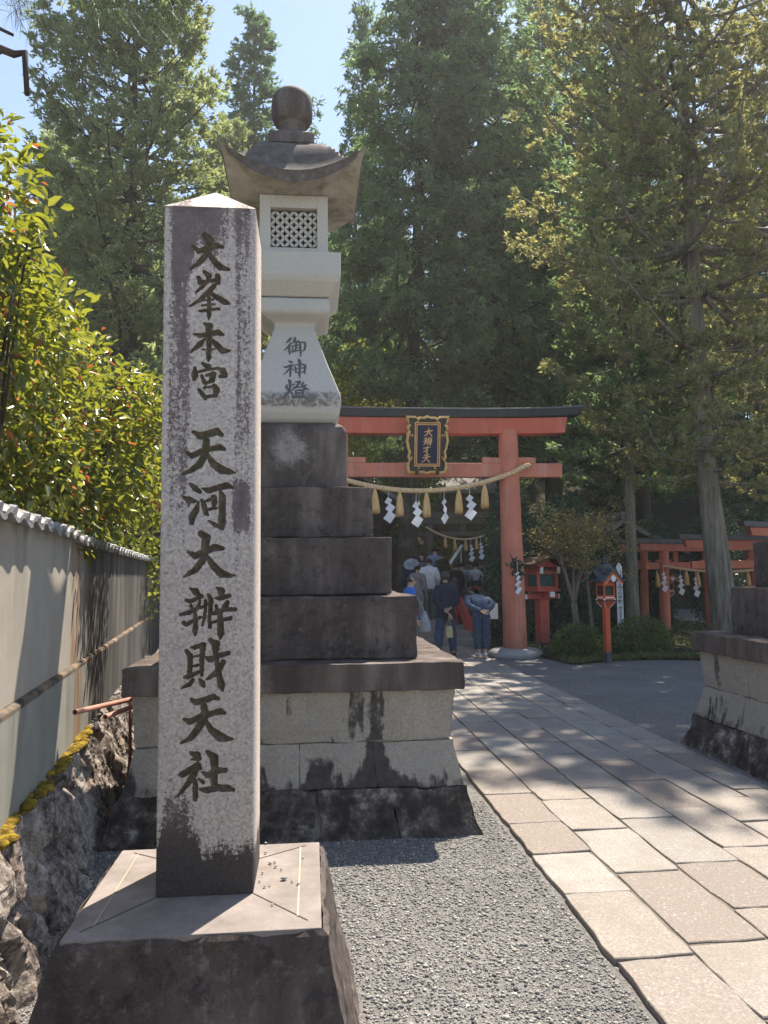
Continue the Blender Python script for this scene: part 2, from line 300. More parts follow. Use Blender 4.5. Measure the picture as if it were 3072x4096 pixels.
def m_block():
    n = N("tan_block", .9, .2); x, y, z = n.xyz()
    c = speck(n, (.37,.335,.285), (.20,.18,.155), (.50,.46,.40), 90)
    c = n.mix(n.math('MULTIPLY', n.noise(2.6, 4), .6), c, (.26,.24,.21))
    fine = n.noise(14, 6, .7); st = n.noise(1, 4, .6, n.stretch((5, 5, .8)))
    w = n.math('ADD', n.math('MULTIPLY', n.sstep(z, .55, .22), .58), n.math('MULTIPLY', n.sstep(st, .48, .66), .62))
    run = n.math('MULTIPLY', n.band(n.math('ADD', x, n.math('MULTIPLY', n.noise(8, 3), .12)), .56, .03, .05), n.lin(z, .2, .86, .95, .55))
    run2 = n.math('MULTIPLY', n.band(n.math('ADD', x, n.math('MULTIPLY', n.noise(7, 3), .2)), .24, .05, .07), n.sstep(z, .6, .35))
    w = n.math('ADD', w, n.math('MULTIPLY', n.math('ADD', run, n.math('MULTIPLY', run2, .6)), .95))
    mask = n.sstep(n.math('ADD', n.math('MULTIPLY', fine, .8), w), .80, 1.08)
    c = n.mix(n.math('MULTIPLY', mask, .93), c, n.ramp(n.noise(20, 3), [(.3, (.028,.026,.026)), (.7, (.07,.062,.06))]))
    return n.done(c, None, n.bump(n.noise(70, 5, .7), .6, .01))
def m_footing():
    n = N("dark_footing", .9, .2)
    fine = n.noise(7, 6, .7)
    c = n.ramp(fine, [(.30, (.022,.019,.018)), (.47, (.055,.046,.043)), (.56, (.12,.10,.09)), (.66, (.36,.33,.30))])
    c = n.mix(n.math('MULTIPLY', n.sstep(n.noise(1, 4, .6, n.stretch((4, 4, 1.0))), .55, .75), .5), c, (.085,.066,.062))
    return n.done(c, None, n.bump(n.noise(45, 5, .7), .8, .015))
def m_granite(name, base, stain_z=None):
    n = N(name, .8, .25); x, y, z = n.xyz()
    c = speck(n, base, [b*.62 for b in base], [min(.7, b*1.25) for b in base], 190)
    c = n.mix(n.lin(n.noise(2.5, 4), .35, .7, 0, .4), c, [b*.82 for b in base])
    if stain_z:
        z0, z1, z2, z3 = stain_z
        w = n.math('MULTIPLY', n.sstep(z, z0, z1), n.sstep(z, z3, z2))
        f = n.math('ADD', n.math('MULTIPLY', n.noise(26, 5, .75), .8), n.math('MULTIPLY', w, .45))
        f = n.math('ADD', f, n.math('MULTIPLY', n.math('SUBTRACT', n.noise(1, 4, .6, n.stretch((9, 9, 1.2))), .5), .5))
        c = n.mix(n.math('MULTIPLY', n.sstep(f, .70, .92), n.math('MULTIPLY', w, .85)), c, (.115,.092,.092))
    return n.done(c, None, n.bump(n.noise(170, 3, .7), .25, .003))
def m_roofstone():
    n = N("weathered_roof_stone", .85, .2); x, y, z = n.xyz()
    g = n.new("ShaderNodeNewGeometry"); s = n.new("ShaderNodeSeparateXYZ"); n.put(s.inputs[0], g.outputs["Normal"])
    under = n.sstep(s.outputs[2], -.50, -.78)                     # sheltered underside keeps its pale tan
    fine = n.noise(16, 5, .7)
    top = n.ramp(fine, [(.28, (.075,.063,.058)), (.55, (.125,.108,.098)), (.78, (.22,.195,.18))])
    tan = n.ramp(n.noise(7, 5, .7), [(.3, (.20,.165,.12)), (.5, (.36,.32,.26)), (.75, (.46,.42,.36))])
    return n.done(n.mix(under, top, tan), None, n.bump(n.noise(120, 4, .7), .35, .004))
M = {}
M['pillar'] = m_pillar(); M['carve'] = m_carve()
M['dark'] = m_darkstone(); M['dark2'] = m_darkstone("dark_slab_stone", 3.3, 1.25); M['plinth'] = m_darkstone("plinth_stone", 7.1, 1.2, None, .6)
M['block'] = m_block(); M['footing'] = m_footing()
M['granite'] = m_granite("pale_granite", (.52,.485,.43)); M['granite_shaft'] = m_granite("shaft_granite", (.51,.485,.44), (3.05, 2.92, 2.86, 2.80))
M['granite_ped'] = m_granite("pedestal_granite", (.30,.285,.27), (2.30, 2.50, 2.55, 2.78)); M['roofstone'] = m_roofstone()
M['carve_grey'] = plain("grey_carving", (.115,.118,.118), .85, .2, .3, 40)
def m_top():
    n = N("plinth_top_stone", .8, .25)
    c = n.ramp(n.noise(5, 5, .65), [(.30, (.13,.112,.103)), (.5, (.215,.188,.172)), (.7, (.31,.275,.255))])
    c = n.mix(.25, c, speck(n, (.26,.22,.20), (.14,.115,.105), (.38,.34,.31), 180))
    return n.done(c, None, n.bump(n.noise(150, 4), .2, .003))
M['top'] = m_top()

# ================================================================== strokes
def strokes(txt):
    return [[tuple(map(float, p.split(','))) for p in s.split()] for s in txt.split('|')]
def stroke_field(st, xs, zs):
    """largest (radius - distance) over all strokes, in the strokes' unit"""
    D = np.full((len(zs), len(xs)), -1e3)
    for s in st:
        for (x0, z0, r0), (x1, z1, r1) in zip(s[:-1], s[1:]):
            rm = max(r0, r1) + 6
            i0, i1 = np.searchsorted(xs, [min(x0, x1)-rm, max(x0, x1)+rm]); j0, j1 = np.searchsorted(zs, [min(z0, z1)-rm, max(z0, z1)+rm])
            if i1 <= i0 or j1 <= j0: continue
            X, Z = np.meshgrid(xs[i0:i1], zs[j0:j1]); dx, dz = x1-x0, z1-z0; L2 = dx*dx+dz*dz+1e-9
            t = np.clip(((X-x0)*dx+(Z-z0)*dz)/L2, 0, 1)
            d = (r0+(r1-r0)*t) - np.hypot(X-x0-t*dx, Z-z0-t*dz)
            D[j0:j1, i0:i1] = np.maximum(D[j0:j1, i0:i1], d)
    return D
def smooth_rand(shape, n, seed):
    g = np.random.default_rng(seed).random((shape[0]//n+2, shape[1]//n+2))
    y = np.arange(shape[0])/n; x = np.arange(shape[1])/n; yi = y.astype(int); xi = x.astype(int); fy = (y-yi)[:,None]; fx = (x-xi)[None]
    return (g[yi][:,xi]*(1-fy)*(1-fx)+g[yi+1][:,xi]*fy*(1-fx)+g[yi][:,xi+1]*(1-fy)*fx+g[yi+1][:,xi+1]*fy*fx)-.5

# ================================================================== inscribed stone pillar
def build_pillar():
    t = thing("stone_pillar", "tall square granite pillar carved with a column of large characters on a dark plinth", "stone pillar", (-.34, 2.71, 0))
    hw, z0, z1, fy = .1515, .6, 2.85, -.1515
    xs = np.linspace(-hw+.004, hw-.004, 150)*1000; zs = np.linspace(z0, z1, 1150)*1000
    D = stroke_field(strokes(PILLAR_STROKES), xs, zs-600)
    D = D + smooth_rand(D.shape, 5, 1)*2.2 + smooth_rand(D.shape, 2, 2)*1.0        # ragged, chiselled outline
    dep = np.where(D > 0, np.minimum(.004+np.maximum(D, 0)*.0011, .015), 0)
    dep = dep + smooth_rand(D.shape, 3, 3)*np.where(D > 0, .003, .0009) + smooth_rand(D.shape, 40, 4)*.002
    X, Z = np.meshgrid(xs/1000, zs/1000)
    V = np.stack([X, fy + dep + .0002, Z], -1).reshape(-1, 3)
    nx = len(xs); J, I = np.meshgrid(np.arange(len(zs)-1), np.arange(nx-1), indexing='ij')
    a = (J*nx+I).ravel(); F = np.stack([a, a+1, a+nx+1, a+nx], -1)
    ins = (np.maximum.reduce([D[:-1,:-1], D[1:,:-1], D[:-1,1:], D[1:,1:]]) > 0).ravel()
    def sub(F):
        u, inv = np.unique(F, return_inverse=True); return V[u], inv.reshape(F.shape)
    mb = MB()                                                                       # sides, back, top, chamfers
    c = .004; y0 = fy + c
    mb.add([(-hw+c,fy,z0),(-hw+c,fy,z1),(-hw,y0,z1),(-hw,y0,z0),(hw-c,fy,z0),(hw-c,fy,z1),(hw,y0,z1),(hw,y0,z0),
            (-hw,-fy,z0),(-hw,-fy,z1),(hw,-fy,z0),(hw,-fy,z1),(0,0,z1+.128),(-hw,fy,z1+.002),(hw,fy,z1+.002)],
           [(0,3,2,1),(4,5,6,7),(3,8,9,2),(7,6,11,10),(8,10,11,9)])
    p = .0015
    mb.add([(-hw-p,fy-p,z1),(hw+p,fy-p,z1),(hw+p,-fy+p,z1),(-hw-p,-fy+p,z1),(0,0,z1+.13)], [(0,1,4),(1,2,4),(2,3,4),(3,0,4)])
    Vs, Fs = sub(F[~ins]); n0 = len(Vs)
    Q = np.array([f for f in mb.f if len(f) == 4]) + n0; T = np.array([f for f in mb.f if len(f) == 3]) + n0
    me = np_mesh("shaft", np.vstack([Vs, np.array(mb.v)]), [Fs, Q, T])
    sh = link_mesh("shaft", me, M['pillar'], t)
    Vi, Fi = sub(F[ins]); link_mesh("inscription", np_mesh("inscription", Vi, Fi, smooth=True), M['carve'], sh)
    # plinth: battered dark block, honed top with drafted margin
    x0, x1, ya, yb = -.365, .37, -.42, .305
    p = MB(); f = .14
    p.loops([[(x0-f-.06,ya-.10,-.05),(x1+f,ya-.10,-.05),(x1+f,yb+f,-.05),(x0-f-.06,yb+f,-.05)],
             [(x0-.02,ya-.012,.53),(x1+.02,ya-.012,.53),(x1+.02,yb+.02,.53),(x0-.02,yb+.02,.53)],
             [(x0-.012,ya-.006,.580),(x1+.012,ya-.006,.580),(x1+.012,yb+.012,.580),(x0-.012,yb+.012,.580)],[(x0+.004,ya+.004,.591),(x1-.004,ya+.004,.591),(x1-.004,yb-.004,.591),(x0+.004,yb-.004,.591)]], cap=False)
    o = p.build("plinth", M['plinth'], t); rough(o, .035, .014, 7, 2.0)
    q = MB(); g = .006
    q.box(x0+.005, x1-.005, ya+.005, yb-.005, .575, .5985)
    o = q.build("plinth_top", M['top'], t, bevel=.004)
    ln = MB()                                                                       # cut joint lines and pale margin
    ix0, ix1, iy0, iy1 = x0+.075, x1-.075, ya+.085, yb-.06
    def line(a, b, wd, z): 
        d = (Vector(b)-Vector(a)).normalized(); s = Vector((-d.y, d.x))*wd/2
        ln.add([(a[0]-s.x,a[1]-s.y,z),(b[0]-s.x,b[1]-s.y,z),(b[0]+s.x,b[1]+s.y,z),(a[0]+s.x,a[1]+s.y,z)], [(0,1,2,3)])
    for a, b in (((-.1515,-.1515),(ix0-.03,iy0-.03)),((.1515,-.1515),(ix1+.03,iy0-.03)),((.1515,.1515),(ix1+.02,iy1+.02)),((-.1515,.1515),(ix0-.02,iy1+.02))): line(a, b, .004, .6000)
    ln.build("joint", plain("dark_joint", (.07,.058,.052), .9), o.parent)
    ln = MB()
    line((ix1,iy0),(ix1,iy1),.0055,.6012); line((ix0,iy0),(ix0,iy1),.004,.6012)
    ln.build("margin_line", plain("pale_margin", (.40,.34,.26), .85), o.parent)
    return t
build_pillar()
rg = random.Random(4); gm = plain("grit", (.30,.29,.28), .9, var=.35, sc=20)
pb = MB()
for k in range(16):                                              # loose grit lying on the plinth
    cx, cy, s = rg.gauss(-.13, .04), rg.gauss(2.72, .10), rg.choice([.004,.005,.005,.006,.010])
    cx = max(-.175, cx)
    bm = bmesh.new(); bmesh.ops.create_icosphere(bm, subdivisions=1, radius=s)
    vs = [(v.co.x*rg.uniform(.7,1.4)+cx, v.co.y*rg.uniform(.7,1.3)+cy, v.co.z*.7+.6015+s*.55) for v in bm.verts]
    pb.add(vs, [[v.index for v in f.verts] for f in bm.faces]); bm.free()
tag(pb.build("grit", gm), "scatter of small grey stones lying on the plinth beside the pillar", "grit", kind="stuff")

# ================================================================== great stone lantern
def build_lantern():
    t = thing("stone_lantern", "huge stepped stone lantern with curled roof and lattice fire box behind the carved pillar", "stone lantern", (-.10, 5.95, 0))
    rg = random.Random(11)
    def course(prof, cuts, mat, gap, amp, seed):
        """battered course of big blocks: prof = [(z, half width)...] bottom to top"""
        mb = MB(); (za, ha), (zb, hb) = prof
        for side in range(4):
            ca, sa = [(1,0),(0,1),(-1,0),(0,-1)][side]
            cs = [-1.0] + cuts[side % len(cuts)] + [1.0]
            for a, b in zip(cs[:-1], cs[1:]):
                la, lb = a*ha, b*ha; ua, ub = a*hb, b*hb; g = gap/2
                la += g if a > -1 else 0; ua += g if a > -1 else 0; lb -= g if b < 1 else 0; ub -= g if b < 1 else 0
                T = .28; mi = lambda u, lim: max(-lim, min(lim, u))
                if side % 2 == 0: in_l, in_u = ha-T, hb-T
                else: in_l, in_u = ha-T, hb-T
                pts = [(la,-ha,za),(lb,-ha,za),(mi(lb,in_l),-in_l,za),(mi(la,in_l),-in_l,za),
                       (ua,-hb,zb),(ub,-hb,zb),(mi(ub,in_u),-in_u,zb),(mi(ua,in_u),-in_u,zb)]
                mb.add([(p[0]*ca-p[1]*sa, p[0]*sa+p[1]*ca, p[2]) for p in pts], [(3,2,1,0),(4,5,6,7),(0,1,5,4),(1,2,6,5),(2,3,7,6),(3,0,4,7)])
        o = mb.build("foundation_course", mat, t); rough(o, .07, amp, 5, seed); return o
    course([(-.05,1.17),(.272,1.055)], [[-.3,.12,.55],[-.4,.3],[0.1],[-.2,.5]], M['footing'], .002, .034, 1)
    course([(.281,1.050),(.548,.990)], [[-.52,.02,.48],[-.4,.35],[0],[-.3,.3]], M['block'], .005, .014, 2)
    course([(.556,.985),(.872,1.010)], [[-.22,.34],[-.1],[.2],[.1]], M['block'], .005, .020, 3)
    core = MB(); core.loops([[(sx*h,sy*h,z) for sx,sy in ((-1,-1),(1,-1),(1,1),(-1,1))] for z,h in ((-.02,1.10),(.27,.990),(.30,1.026),(.55,.966),(.565,.962),(.868,.985))]); core.build("mortar_core", plain('mortar',(.30,.27,.22),.95,.1,.3,8), t)
    s = MB(); s.box(-1.063,1.063,-1.063,1.063,.874,1.046); o = s.build("slab", M['dark2'], t, bevel=.008); rough(o, .07, .010, 7, 5)
    for h, za, zb, sd in ((.80,1.050,1.462,6),(.652,1.470,1.862,7),(.528,1.870,2.226,8)):
        s = MB(); s.box(-h,h,-h,h,za,zb); o = s.build("step", m_darkstone("step_stone_%d" % sd, sd*1.9, 1.1, None, .28), t, bevel=.009); rough(o, .065, .010, 7, sd)
    ux = -.03
    p = MB(); p.lathe([(2.234,.385),(2.62,.385),(2.655,.380),(2.69,.365),(2.715,.335),(2.728,.30)], (ux,0,0), sq=True)
    p.build("pedestal", m_darkstone('pedestal_stone', 21.7, 1.2, ((-.06,.02,.24),(2.52,.02,.22))), t, bevel=.012, seg=3)
    prof = [(2.732,.285),(2.76,.31),(2.80,.333),(2.85,.346),(2.89,.350),(2.93,.346),(2.96,.336),(3.05,.303),(3.2,.248),(3.35,.197),(3.44,.170),(3.485,.155),(3.515,.150),
            (3.535,.162),(3.55,.19),(3.565,.228),(3.58,.258),(3.60,.268),(3.665,.270),(3.69,.262),(3.702,.245)]
    p = MB(); p.lathe(prof, (ux,0,0), sq=True); sh = p.build("shaft", M['granite_shaft'], t, bevel=.010, seg=3)
    # carved characters on the front of the shaft
    xs = np.arange(-90, 126, 2.0); zs = np.arange(2895, 3425, 2.0); D = stroke_field(strokes(LANTERN_STROKES), xs, zs)
    zz = np.array([a[0] for a in prof])*1000; hh = np.array([a[1] for a in prof])
    X, Z = np.meshgrid(xs, zs); H = np.interp(Z, zz, hh)
    V = np.stack([X/1000+ux, -H-.002, Z/1000], -1).reshape(-1, 3); nx = len(xs)
    J, I = np.meshgrid(np.arange(len(zs)-1), np.arange(nx-1), indexing='ij'); a = (J*nx+I).ravel(); F = np.stack([a, a+1, a+nx+1, a+nx], -1)
    k = (np.maximum.reduce([D[:-1,:-1], D[1:,:-1], D[:-1,1:], D[1:,1:]]) > 0).ravel(); F = F[k]; u, inv = np.unique(F, return_inverse=True)
    link_mesh("inscription", np_mesh("inscription", V[u], inv.reshape(F.shape)), M['carve_grey'], sh)
    p = MB(); p.lathe([(3.706,.262),(3.715,.268),(3.80,.335),(3.825,.345),(3.845,.352),(4.022,.352)], (ux,0,0), sq=True)
    p.build("platform", M['granite'], t, bevel=.008)
    # fire box: four posts, rails and pierced lattice
    b = MB(); h = .258; po = .082
    b.box(ux-.255, ux+.255, -.255, .255, 4.0235, 4.034)
    fb = b.build("fire_box", M['granite'], t)
    for sx in (-1,1):
        for sy in (-1,1):
            b = MB(); xa, xb = sorted((sx*h, sx*(h-po))); yc, yd = sorted((sy*h, sy*(h-po))); b.box(ux+xa, ux+xb, yc, yd, 4.036, 4.50); b.build("corner_post", M['granite'], fb, bevel=.004)
    for k in range(4):
        c, s_ = [(1,0),(0,1),(-1,0),(0,-1)][k]
        for za, zb in ((4.036,4.088),(4.402,4.50)):
            rl = MB()
            q = [(-h+po,-h+.004),(h-po,-h+.004),(h-po,-h+.07),(-h+po,-h+.07)]
            q = [(x*c-y*s_+ux, x*s_+y*c) for x, y in q]
            rl.loops([[(x,y,za) for x,y in q],[(x,y,zb) for x,y in q]]); rl.build("rail", M['granite'], fb)
    S = .352/5; zc0 = 4.090
    def lens(la, cx, cz, ang, L, W, put):
        pts = []
        for i in range(5): 
            u = i/4; pts.append((-L/2+L*u, -W/2*math.sin(math.pi*u)))
        for i in range(1, 4):
            u = 1-i/4; pts.append((-L/2+L*u, W/2*math.sin(math.pi*u)))
        ca, sa = math.cos(ang), math.sin(ang)
        la.prism([(cx+x*ca-y*sa, cz+x*sa+y*ca) for x, y in pts], put, 0, .022)
    for k in range(4):
        c, s_ = [(1,0),(0,1),(-1,0),(0,-1)][k]
        put = lambda u, v, d: ((u*c-(-h+.034+d)*s_)+ux, u*s_+(-h+.034+d)*c, v)
        Z = .312/4.5; la = MB()
        for i in range(5):
            for j in range(-1, 5):
                for di in (0, 1):
                    for sg in (1, -1):
                        cx = -.176 + (i+.25+.5*di)*S; cz = zc0 + (j+.5+.25*sg*(1 if di == 0 else -1)+.25)*Z
                        if cz < zc0+.01 or cz > zc0+.305: continue
                        lens(la, cx, cz, math.atan2(Z*sg, S) if di == 0 else math.atan2(Z*sg, S), math.hypot(S, Z)*.5*1.02, .0235, put)
        la.build("lattice", M['granite'], fb)
    dk = MB(); dk.box(ux-.17, ux+.17, -.17, .17, 4.05, 4.45); dk.build("inner_lining", plain("dark_lining_stone", (.03,.03,.032), .95), fb)  # plain dark block filling the space behind the lattice
    # roof with upswept corners
    W = .50
    def eave(tt): return 4.572 + .180*abs(tt)**2.1
    def ztop(r, tt):
        if r < .34: base = 4.94 - .30*(r/.34)**2*.25
        else: base = None
        crown = 4.955 - .62*max(0, r-.10)**2.0 if r < .55 else None
        prf = np.interp(r, [0,.2,.34,.45,.55,.62,.70,.80,.90,1.0], [4.985,4.982,4.965,4.935,4.875,4.815,4.725,4.635,4.588,4.572])
        return prf + (eave(tt)-4.572)*max(0, (r-.50)/.50)**1.4
    n = 41; gv = []; idx = {}
    ro = MB()
    def P(i, j, top):
        u, v = i/(n-1)*2-1, j/(n-1)*2-1; r = max(abs(u), abs(v)); tt = (min(abs(u), abs(v))/r if r > 1e-6 else 0)
        fl = 1 + .075*(abs(tt)**2.5)*r
        if top: return (ux+u*W*fl, v*W*fl, ztop(r, tt))
        ins_ = .955
        zl = eave(tt) - .080 + .045*abs(tt)**4
        zz = 4.505 if r < .53 else np.interp(r, [.53, .60, 1.0], [4.505, 4.485, 0])
        z = zl if r > .999 else (4.505 if r < .53 else 4.505 + (zl-4.505)*((r-.53)/.47)**1.0)
        return (ux+u*W*fl*ins_, v*W*fl*ins_, z)
    for top in (True, False):
        b0 = len(ro.v); ro.v += [P(i, j, top) for j in range(n) for i in range(n)]
        ro.f += [tuple(b0+q for q in ((j*n+i, j*n+i+1, (j+1)*n+i+1, (j+1)*n+i))) for j in range(n-1) for i in range(n-1)]
    ring = [(i,0) for i in range(n-1)]+[(n-1,j) for j in range(n-1)]+[(i,n-1) for i in range(n-1,0,-1)]+[(0,j) for j in range(n-1,0,-1)]
    for (a, b_), (c, d) in zip(ring, ring[1:]+ring[:1]):
        ro.f.append((b_*n+a, d*n+c, n*n+d*n+c, n*n+b_*n+a))
    o = ro.build("roof", M['roofstone'], t, smooth=True)
    es = o.modifiers.new("split", 'EDGE_SPLIT'); es.split_angle = R(38)
    fm = m_darkstone("finial_stone", 12.5, 1.25)
    f = MB(); f.lathe([(4.97,.178),(5.058,.178),(5.066,.168),(5.085,.138),(5.105,.112),(5.115,.104)], (ux-.02,0,0), sq=True)
    fo = f.build("finial", fm, t, bevel=.01)
    f = MB(); f.lathe([(5.110,.096),(5.14,.092),(5.17,.094),(5.185,.104),(5.192,.108),(5.20,.103),(5.205,.100),(5.215,.122),(5.225,.143),(5.255,.159),(5.30,.165),(5.36,.166),(5.41,.161),(5.447,.146),(5.475,.118),(5.493,.080),(5.501,.040),(5.503,.001)], (ux-.02,0,0), n=32)
    f.build("jewel", fm, fo, smooth=True)
    return t
LANT = build_lantern()
copy_tree(LANT, loc=(4.60, 5.93, 0), rz=0, label="stepped stone lantern base cut off at the right, across the paved path")
# ================================================================== ground, path
def m_gravel():
    n = N("gravel_bed", .9, .15); p = n.pos()
    v = n.vor(150, p); g = n.new("ShaderNodeRGBToBW"); n.put(g.inputs[0], v)
    c = n.ramp(g.outputs[0], [(.12, (.11,.108,.105)), (.35, (.19,.187,.18)), (.6, (.26,.253,.24)), (.88, (.37,.355,.33))])
    c = n.mix(n.lin(n.noise(1.1, 6, .7, p), .38, .66, 0, .6), c, (.14,.135,.13)); c = n.mix(n.lin(n.noise(22, 4, .75, p), .42, .62, 0, .5), c, (.10,.10,.10))
    d = n.vor(150, p, "Distance")
    return n.done(c, None, n.bump(n.math('SUBTRACT', 1.0, d), .9, .009))
M['gravel'] = m_gravel()
mb = MB(); mb.grid(41, 41, lambda u, v: (-120+240*u, -40+240*v, 0))
tag(mb.build("ground", M['gravel'], fix=False), kind="structure")
# loose stones on the near gravel, one ground-cover object
def pebbles():
    rs = np.random.default_rng(5); n = 42000
    x = rs.uniform(-1.35, 1.20, n*2); y = 1.9 + 3.6*rs.random(n*2)**1.35
    def inpl(x, y, m): return (x > -.34-.60-m) & (x < -.34+.56+m) & (y > 2.71-.56-m) & (y < 2.71+.47+m)
    ok = ~inpl(x, y, -.03) & ~((np.abs(x+.10) < 1.16) & (y > 4.80)); x, y = x[ok][:n], y[ok][:n]; n = len(x)
    bm = bmesh.new(); bmesh.ops.create_icosphere(bm, subdivisions=1, radius=1); bm.verts.ensure_lookup_table()
    U = np.array([v.co for v in bm.verts]); T = np.array([[v.index for v in f.verts] for f in bm.faces]); bm.free()
    s = np.clip(rs.lognormal(math.log(.0040), .34, n), .002, .010)
    sc = np.stack([s*rs.uniform(.8,1.5,n), s*rs.uniform(.8,1.4,n), s*rs.uniform(.5,.9,n)], -1)
    a = rs.uniform(0, 6.28, n); ca, sa = np.cos(a), np.sin(a)
    P = U[None]*sc[:,None]*(1+rs.uniform(-.16,.16,(n,len(U),1)))
    V = np.stack([P[...,0]*ca[:,None]-P[...,1]*sa[:,None]+x[:,None], P[...,0]*sa[:,None]+P[...,1]*ca[:,None]+y[:,None], P[...,2]+s[:,None]*.45], -1)
    F = T[None]+(np.arange(n)*len(U))[:,None,None]
    m = N("pebble", .8, .25); r = m.rnd()
    c = m.ramp(r, [(.0, (.085,.086,.088)), (.2, (.16,.16,.157)), (.5, (.25,.245,.235)), (.75, (.30,.283,.25)), (.93, (.38,.365,.335)), (1, (.50,.48,.45))])
    o = link_mesh("gravel", np_mesh("gravel", V.reshape(-1,3), F.reshape(-1,3)), m.done(c))
    tag(o, "loose grey and tan gravel spread between the plinth and the paved path", "gravel", kind="stuff")
pebbles()
def paving():
    n = N("paving_granite", .9, .1); r = n.rnd(); p = n.pos()
    tint = n.ramp(r, [(0, (.265,.228,.203)), (.3, (.32,.285,.252)), (.5, (.36,.328,.292)), (.75, (.315,.30,.278)), (1, (.41,.39,.352))])
    a = n.noise(85, 4, .8, p)
    c = n.mix(n.lin(a, .38, .60, 0, .85), tint, n.mix(.62, tint, (.12,.10,.09)))
    c = n.mix(n.math('MULTIPLY', n.sstep(n.noise(62, 3, .7, p), .56, .68), .5), c, (.52,.49,.45))
    c = n.mix(n.lin(n.noise(4, 6, .7, p), .42, .66, 0, .55), c, (.22,.195,.165))
    stone = n.done(c, None, n.bump(n.noise(110, 4, .7, p), .5, .006))
    rg = random.Random(21); mb = MB(); xs = [1.225, 1.580, 1.955, 2.330, 2.685, 3.035, 3.335]
    seeds = {0: [1.62, 2.35, 3.175, 3.833, 4.378, 4.909, 5.565]}
    for k in range(6):
        ys = [-2.0 + rg.uniform(0, .5)]
        if k == 0: ys = [-.3, .4, 1.0] + seeds[0]
        while ys[-1] < 16.8: ys.append(ys[-1] + rg.uniform(.46, .82))
        for y0, y1 in zip(ys[:-1], ys[1:]):
            g = .0065; z = .027 + rg.uniform(-.0035, .0035); a, b = xs[k]+g, xs[k+1]-g
            if k == 0: a = xs[0]
            if k == 5: b = xs[6]
            pts = []                                               # hewn outline, slightly irregular corners
            def edge(p, q, m):
                for i in range(m):
                    t = i/m; jit = 0 if i == 0 else .0055
                    pts.append((p[0]+(q[0]-p[0])*t+rg.uniform(-jit,jit), p[1]+(q[1]-p[1])*t+rg.uniform(-jit,jit)))
            c = .008; A, B, C, D = (a,y0+g), (b,y0+g), (b,y1-g), (a,y1-g); j = lambda q: (q[0]+rg.uniform(-.008,.008), q[1]+rg.uniform(-.010,.010))
            A, B, C, D = map(j, (A, B, C, D))
            edge((A[0]+c,A[1]), (B[0]-c,B[1]), 4); edge((B[0],B[1]+c), (C[0],C[1]-c), 6); edge((C[0]-c,C[1]), (D[0]+c,D[1]), 4); edge((D[0],D[1]-c), (A[0],A[1]+c), 6)
            cx, cy = sum(p[0] for p in pts)/len(pts), sum(p[1] for p in pts)/len(pts); m = len(pts)
            sh = lambda q, d: (q[0]+(cx-q[0])*d/max(.1,abs(cx-q[0])+abs(cy-q[1])), q[1]+(cy-q[1])*d/max(.1,abs(cx-q[0])+abs(cy-q[1])))
            r0 = [(x,y,-.03) for x,y in pts]; r1 = [(x,y,z-.004) for x,y in pts]; r2 = [(*sh(q,.005), z) for q in pts]
            mb.loops([r0, r1, r2])
    o = mb.build("path", stone); tag(o, kind="structure")
    q = N("grout", .95, .1); pp = q.pos()
    c = q.ramp(q.noise(9, 5, .7, pp), [(.3, (.10,.088,.072)), (.55, (.17,.15,.125)), (.8, (.23,.21,.18))])
    c = q.mix(q.math('MULTIPLY', q.sstep(q.noise(3, 4, .6, pp), .55, .7), .5), c, (.07,.075,.035))
    mb = MB(); mb.box(1.240, 3.320, -2, 16.9, -.02, .015)
    tag(mb.build("path_bed", q.done(c, None, q.bump(q.noise(80, 3, .7, pp), .6, .006))), kind="structure")
paving()
def m_soil():
    n = N("forest_floor", .95, .1); p = n.pos()
    c = n.ramp(n.noise(4, 6, .7, p), [(.3, (.020,.018,.012)), (.5, (.045,.038,.024)), (.62, (.040,.052,.018)), (.8, (.085,.070,.045))])
    return n.done(c, None, n.bump(n.noise(40, 4, .7, p), .6, .02))
M['soil'] = m_soil()
# planted bed behind the gravel and the wooded slope
mb = MB()
def bed_edge(x): return 13.45 + .35*math.sin(x*1.3) + (max(0, x-7.4)*1.2 if x > 7.4 else 0)
pts = [(4.55 + 5*k/20, bed_edge(4.55+5*k/20)) for k in range(21)] + [(9.9, 30), (3.6, 30), (3.75, 17.2), (4.25, 14.9)]
mb.prism(pts, lambda u, v, d: (u, v, d), -.05, .045); tag(mb.build("planting_bed", M['soil']), kind="structure")
def hill_z(x, y):
    d = max(0.0, y - 31 - .10*max(0, x) - .22*max(0.0, -x-5)); 
    z = 28*(1-math.exp(-d/36.0)) * (1+.12*math.sin(x*.07+1.3)) 
    dl = max(0.0, -x-9.0) * (1 if y > 6 else max(0, (y+4)/10)); z = max(z, 7*(1-math.exp(-dl/14)))
    return z + .5*mnoise.noise(Vector((x*.09, y*.09, 0))) * min(1, (d+dl)/6)
mb = MB(); mb.grid(90, 70, lambda u, v: (-90+190*u, 4+150*v, hill_z(-90+190*u, 4+150*v) - .08))
tag(mb.build("hill", M['soil'], smooth=True, fix=False), kind="structure")

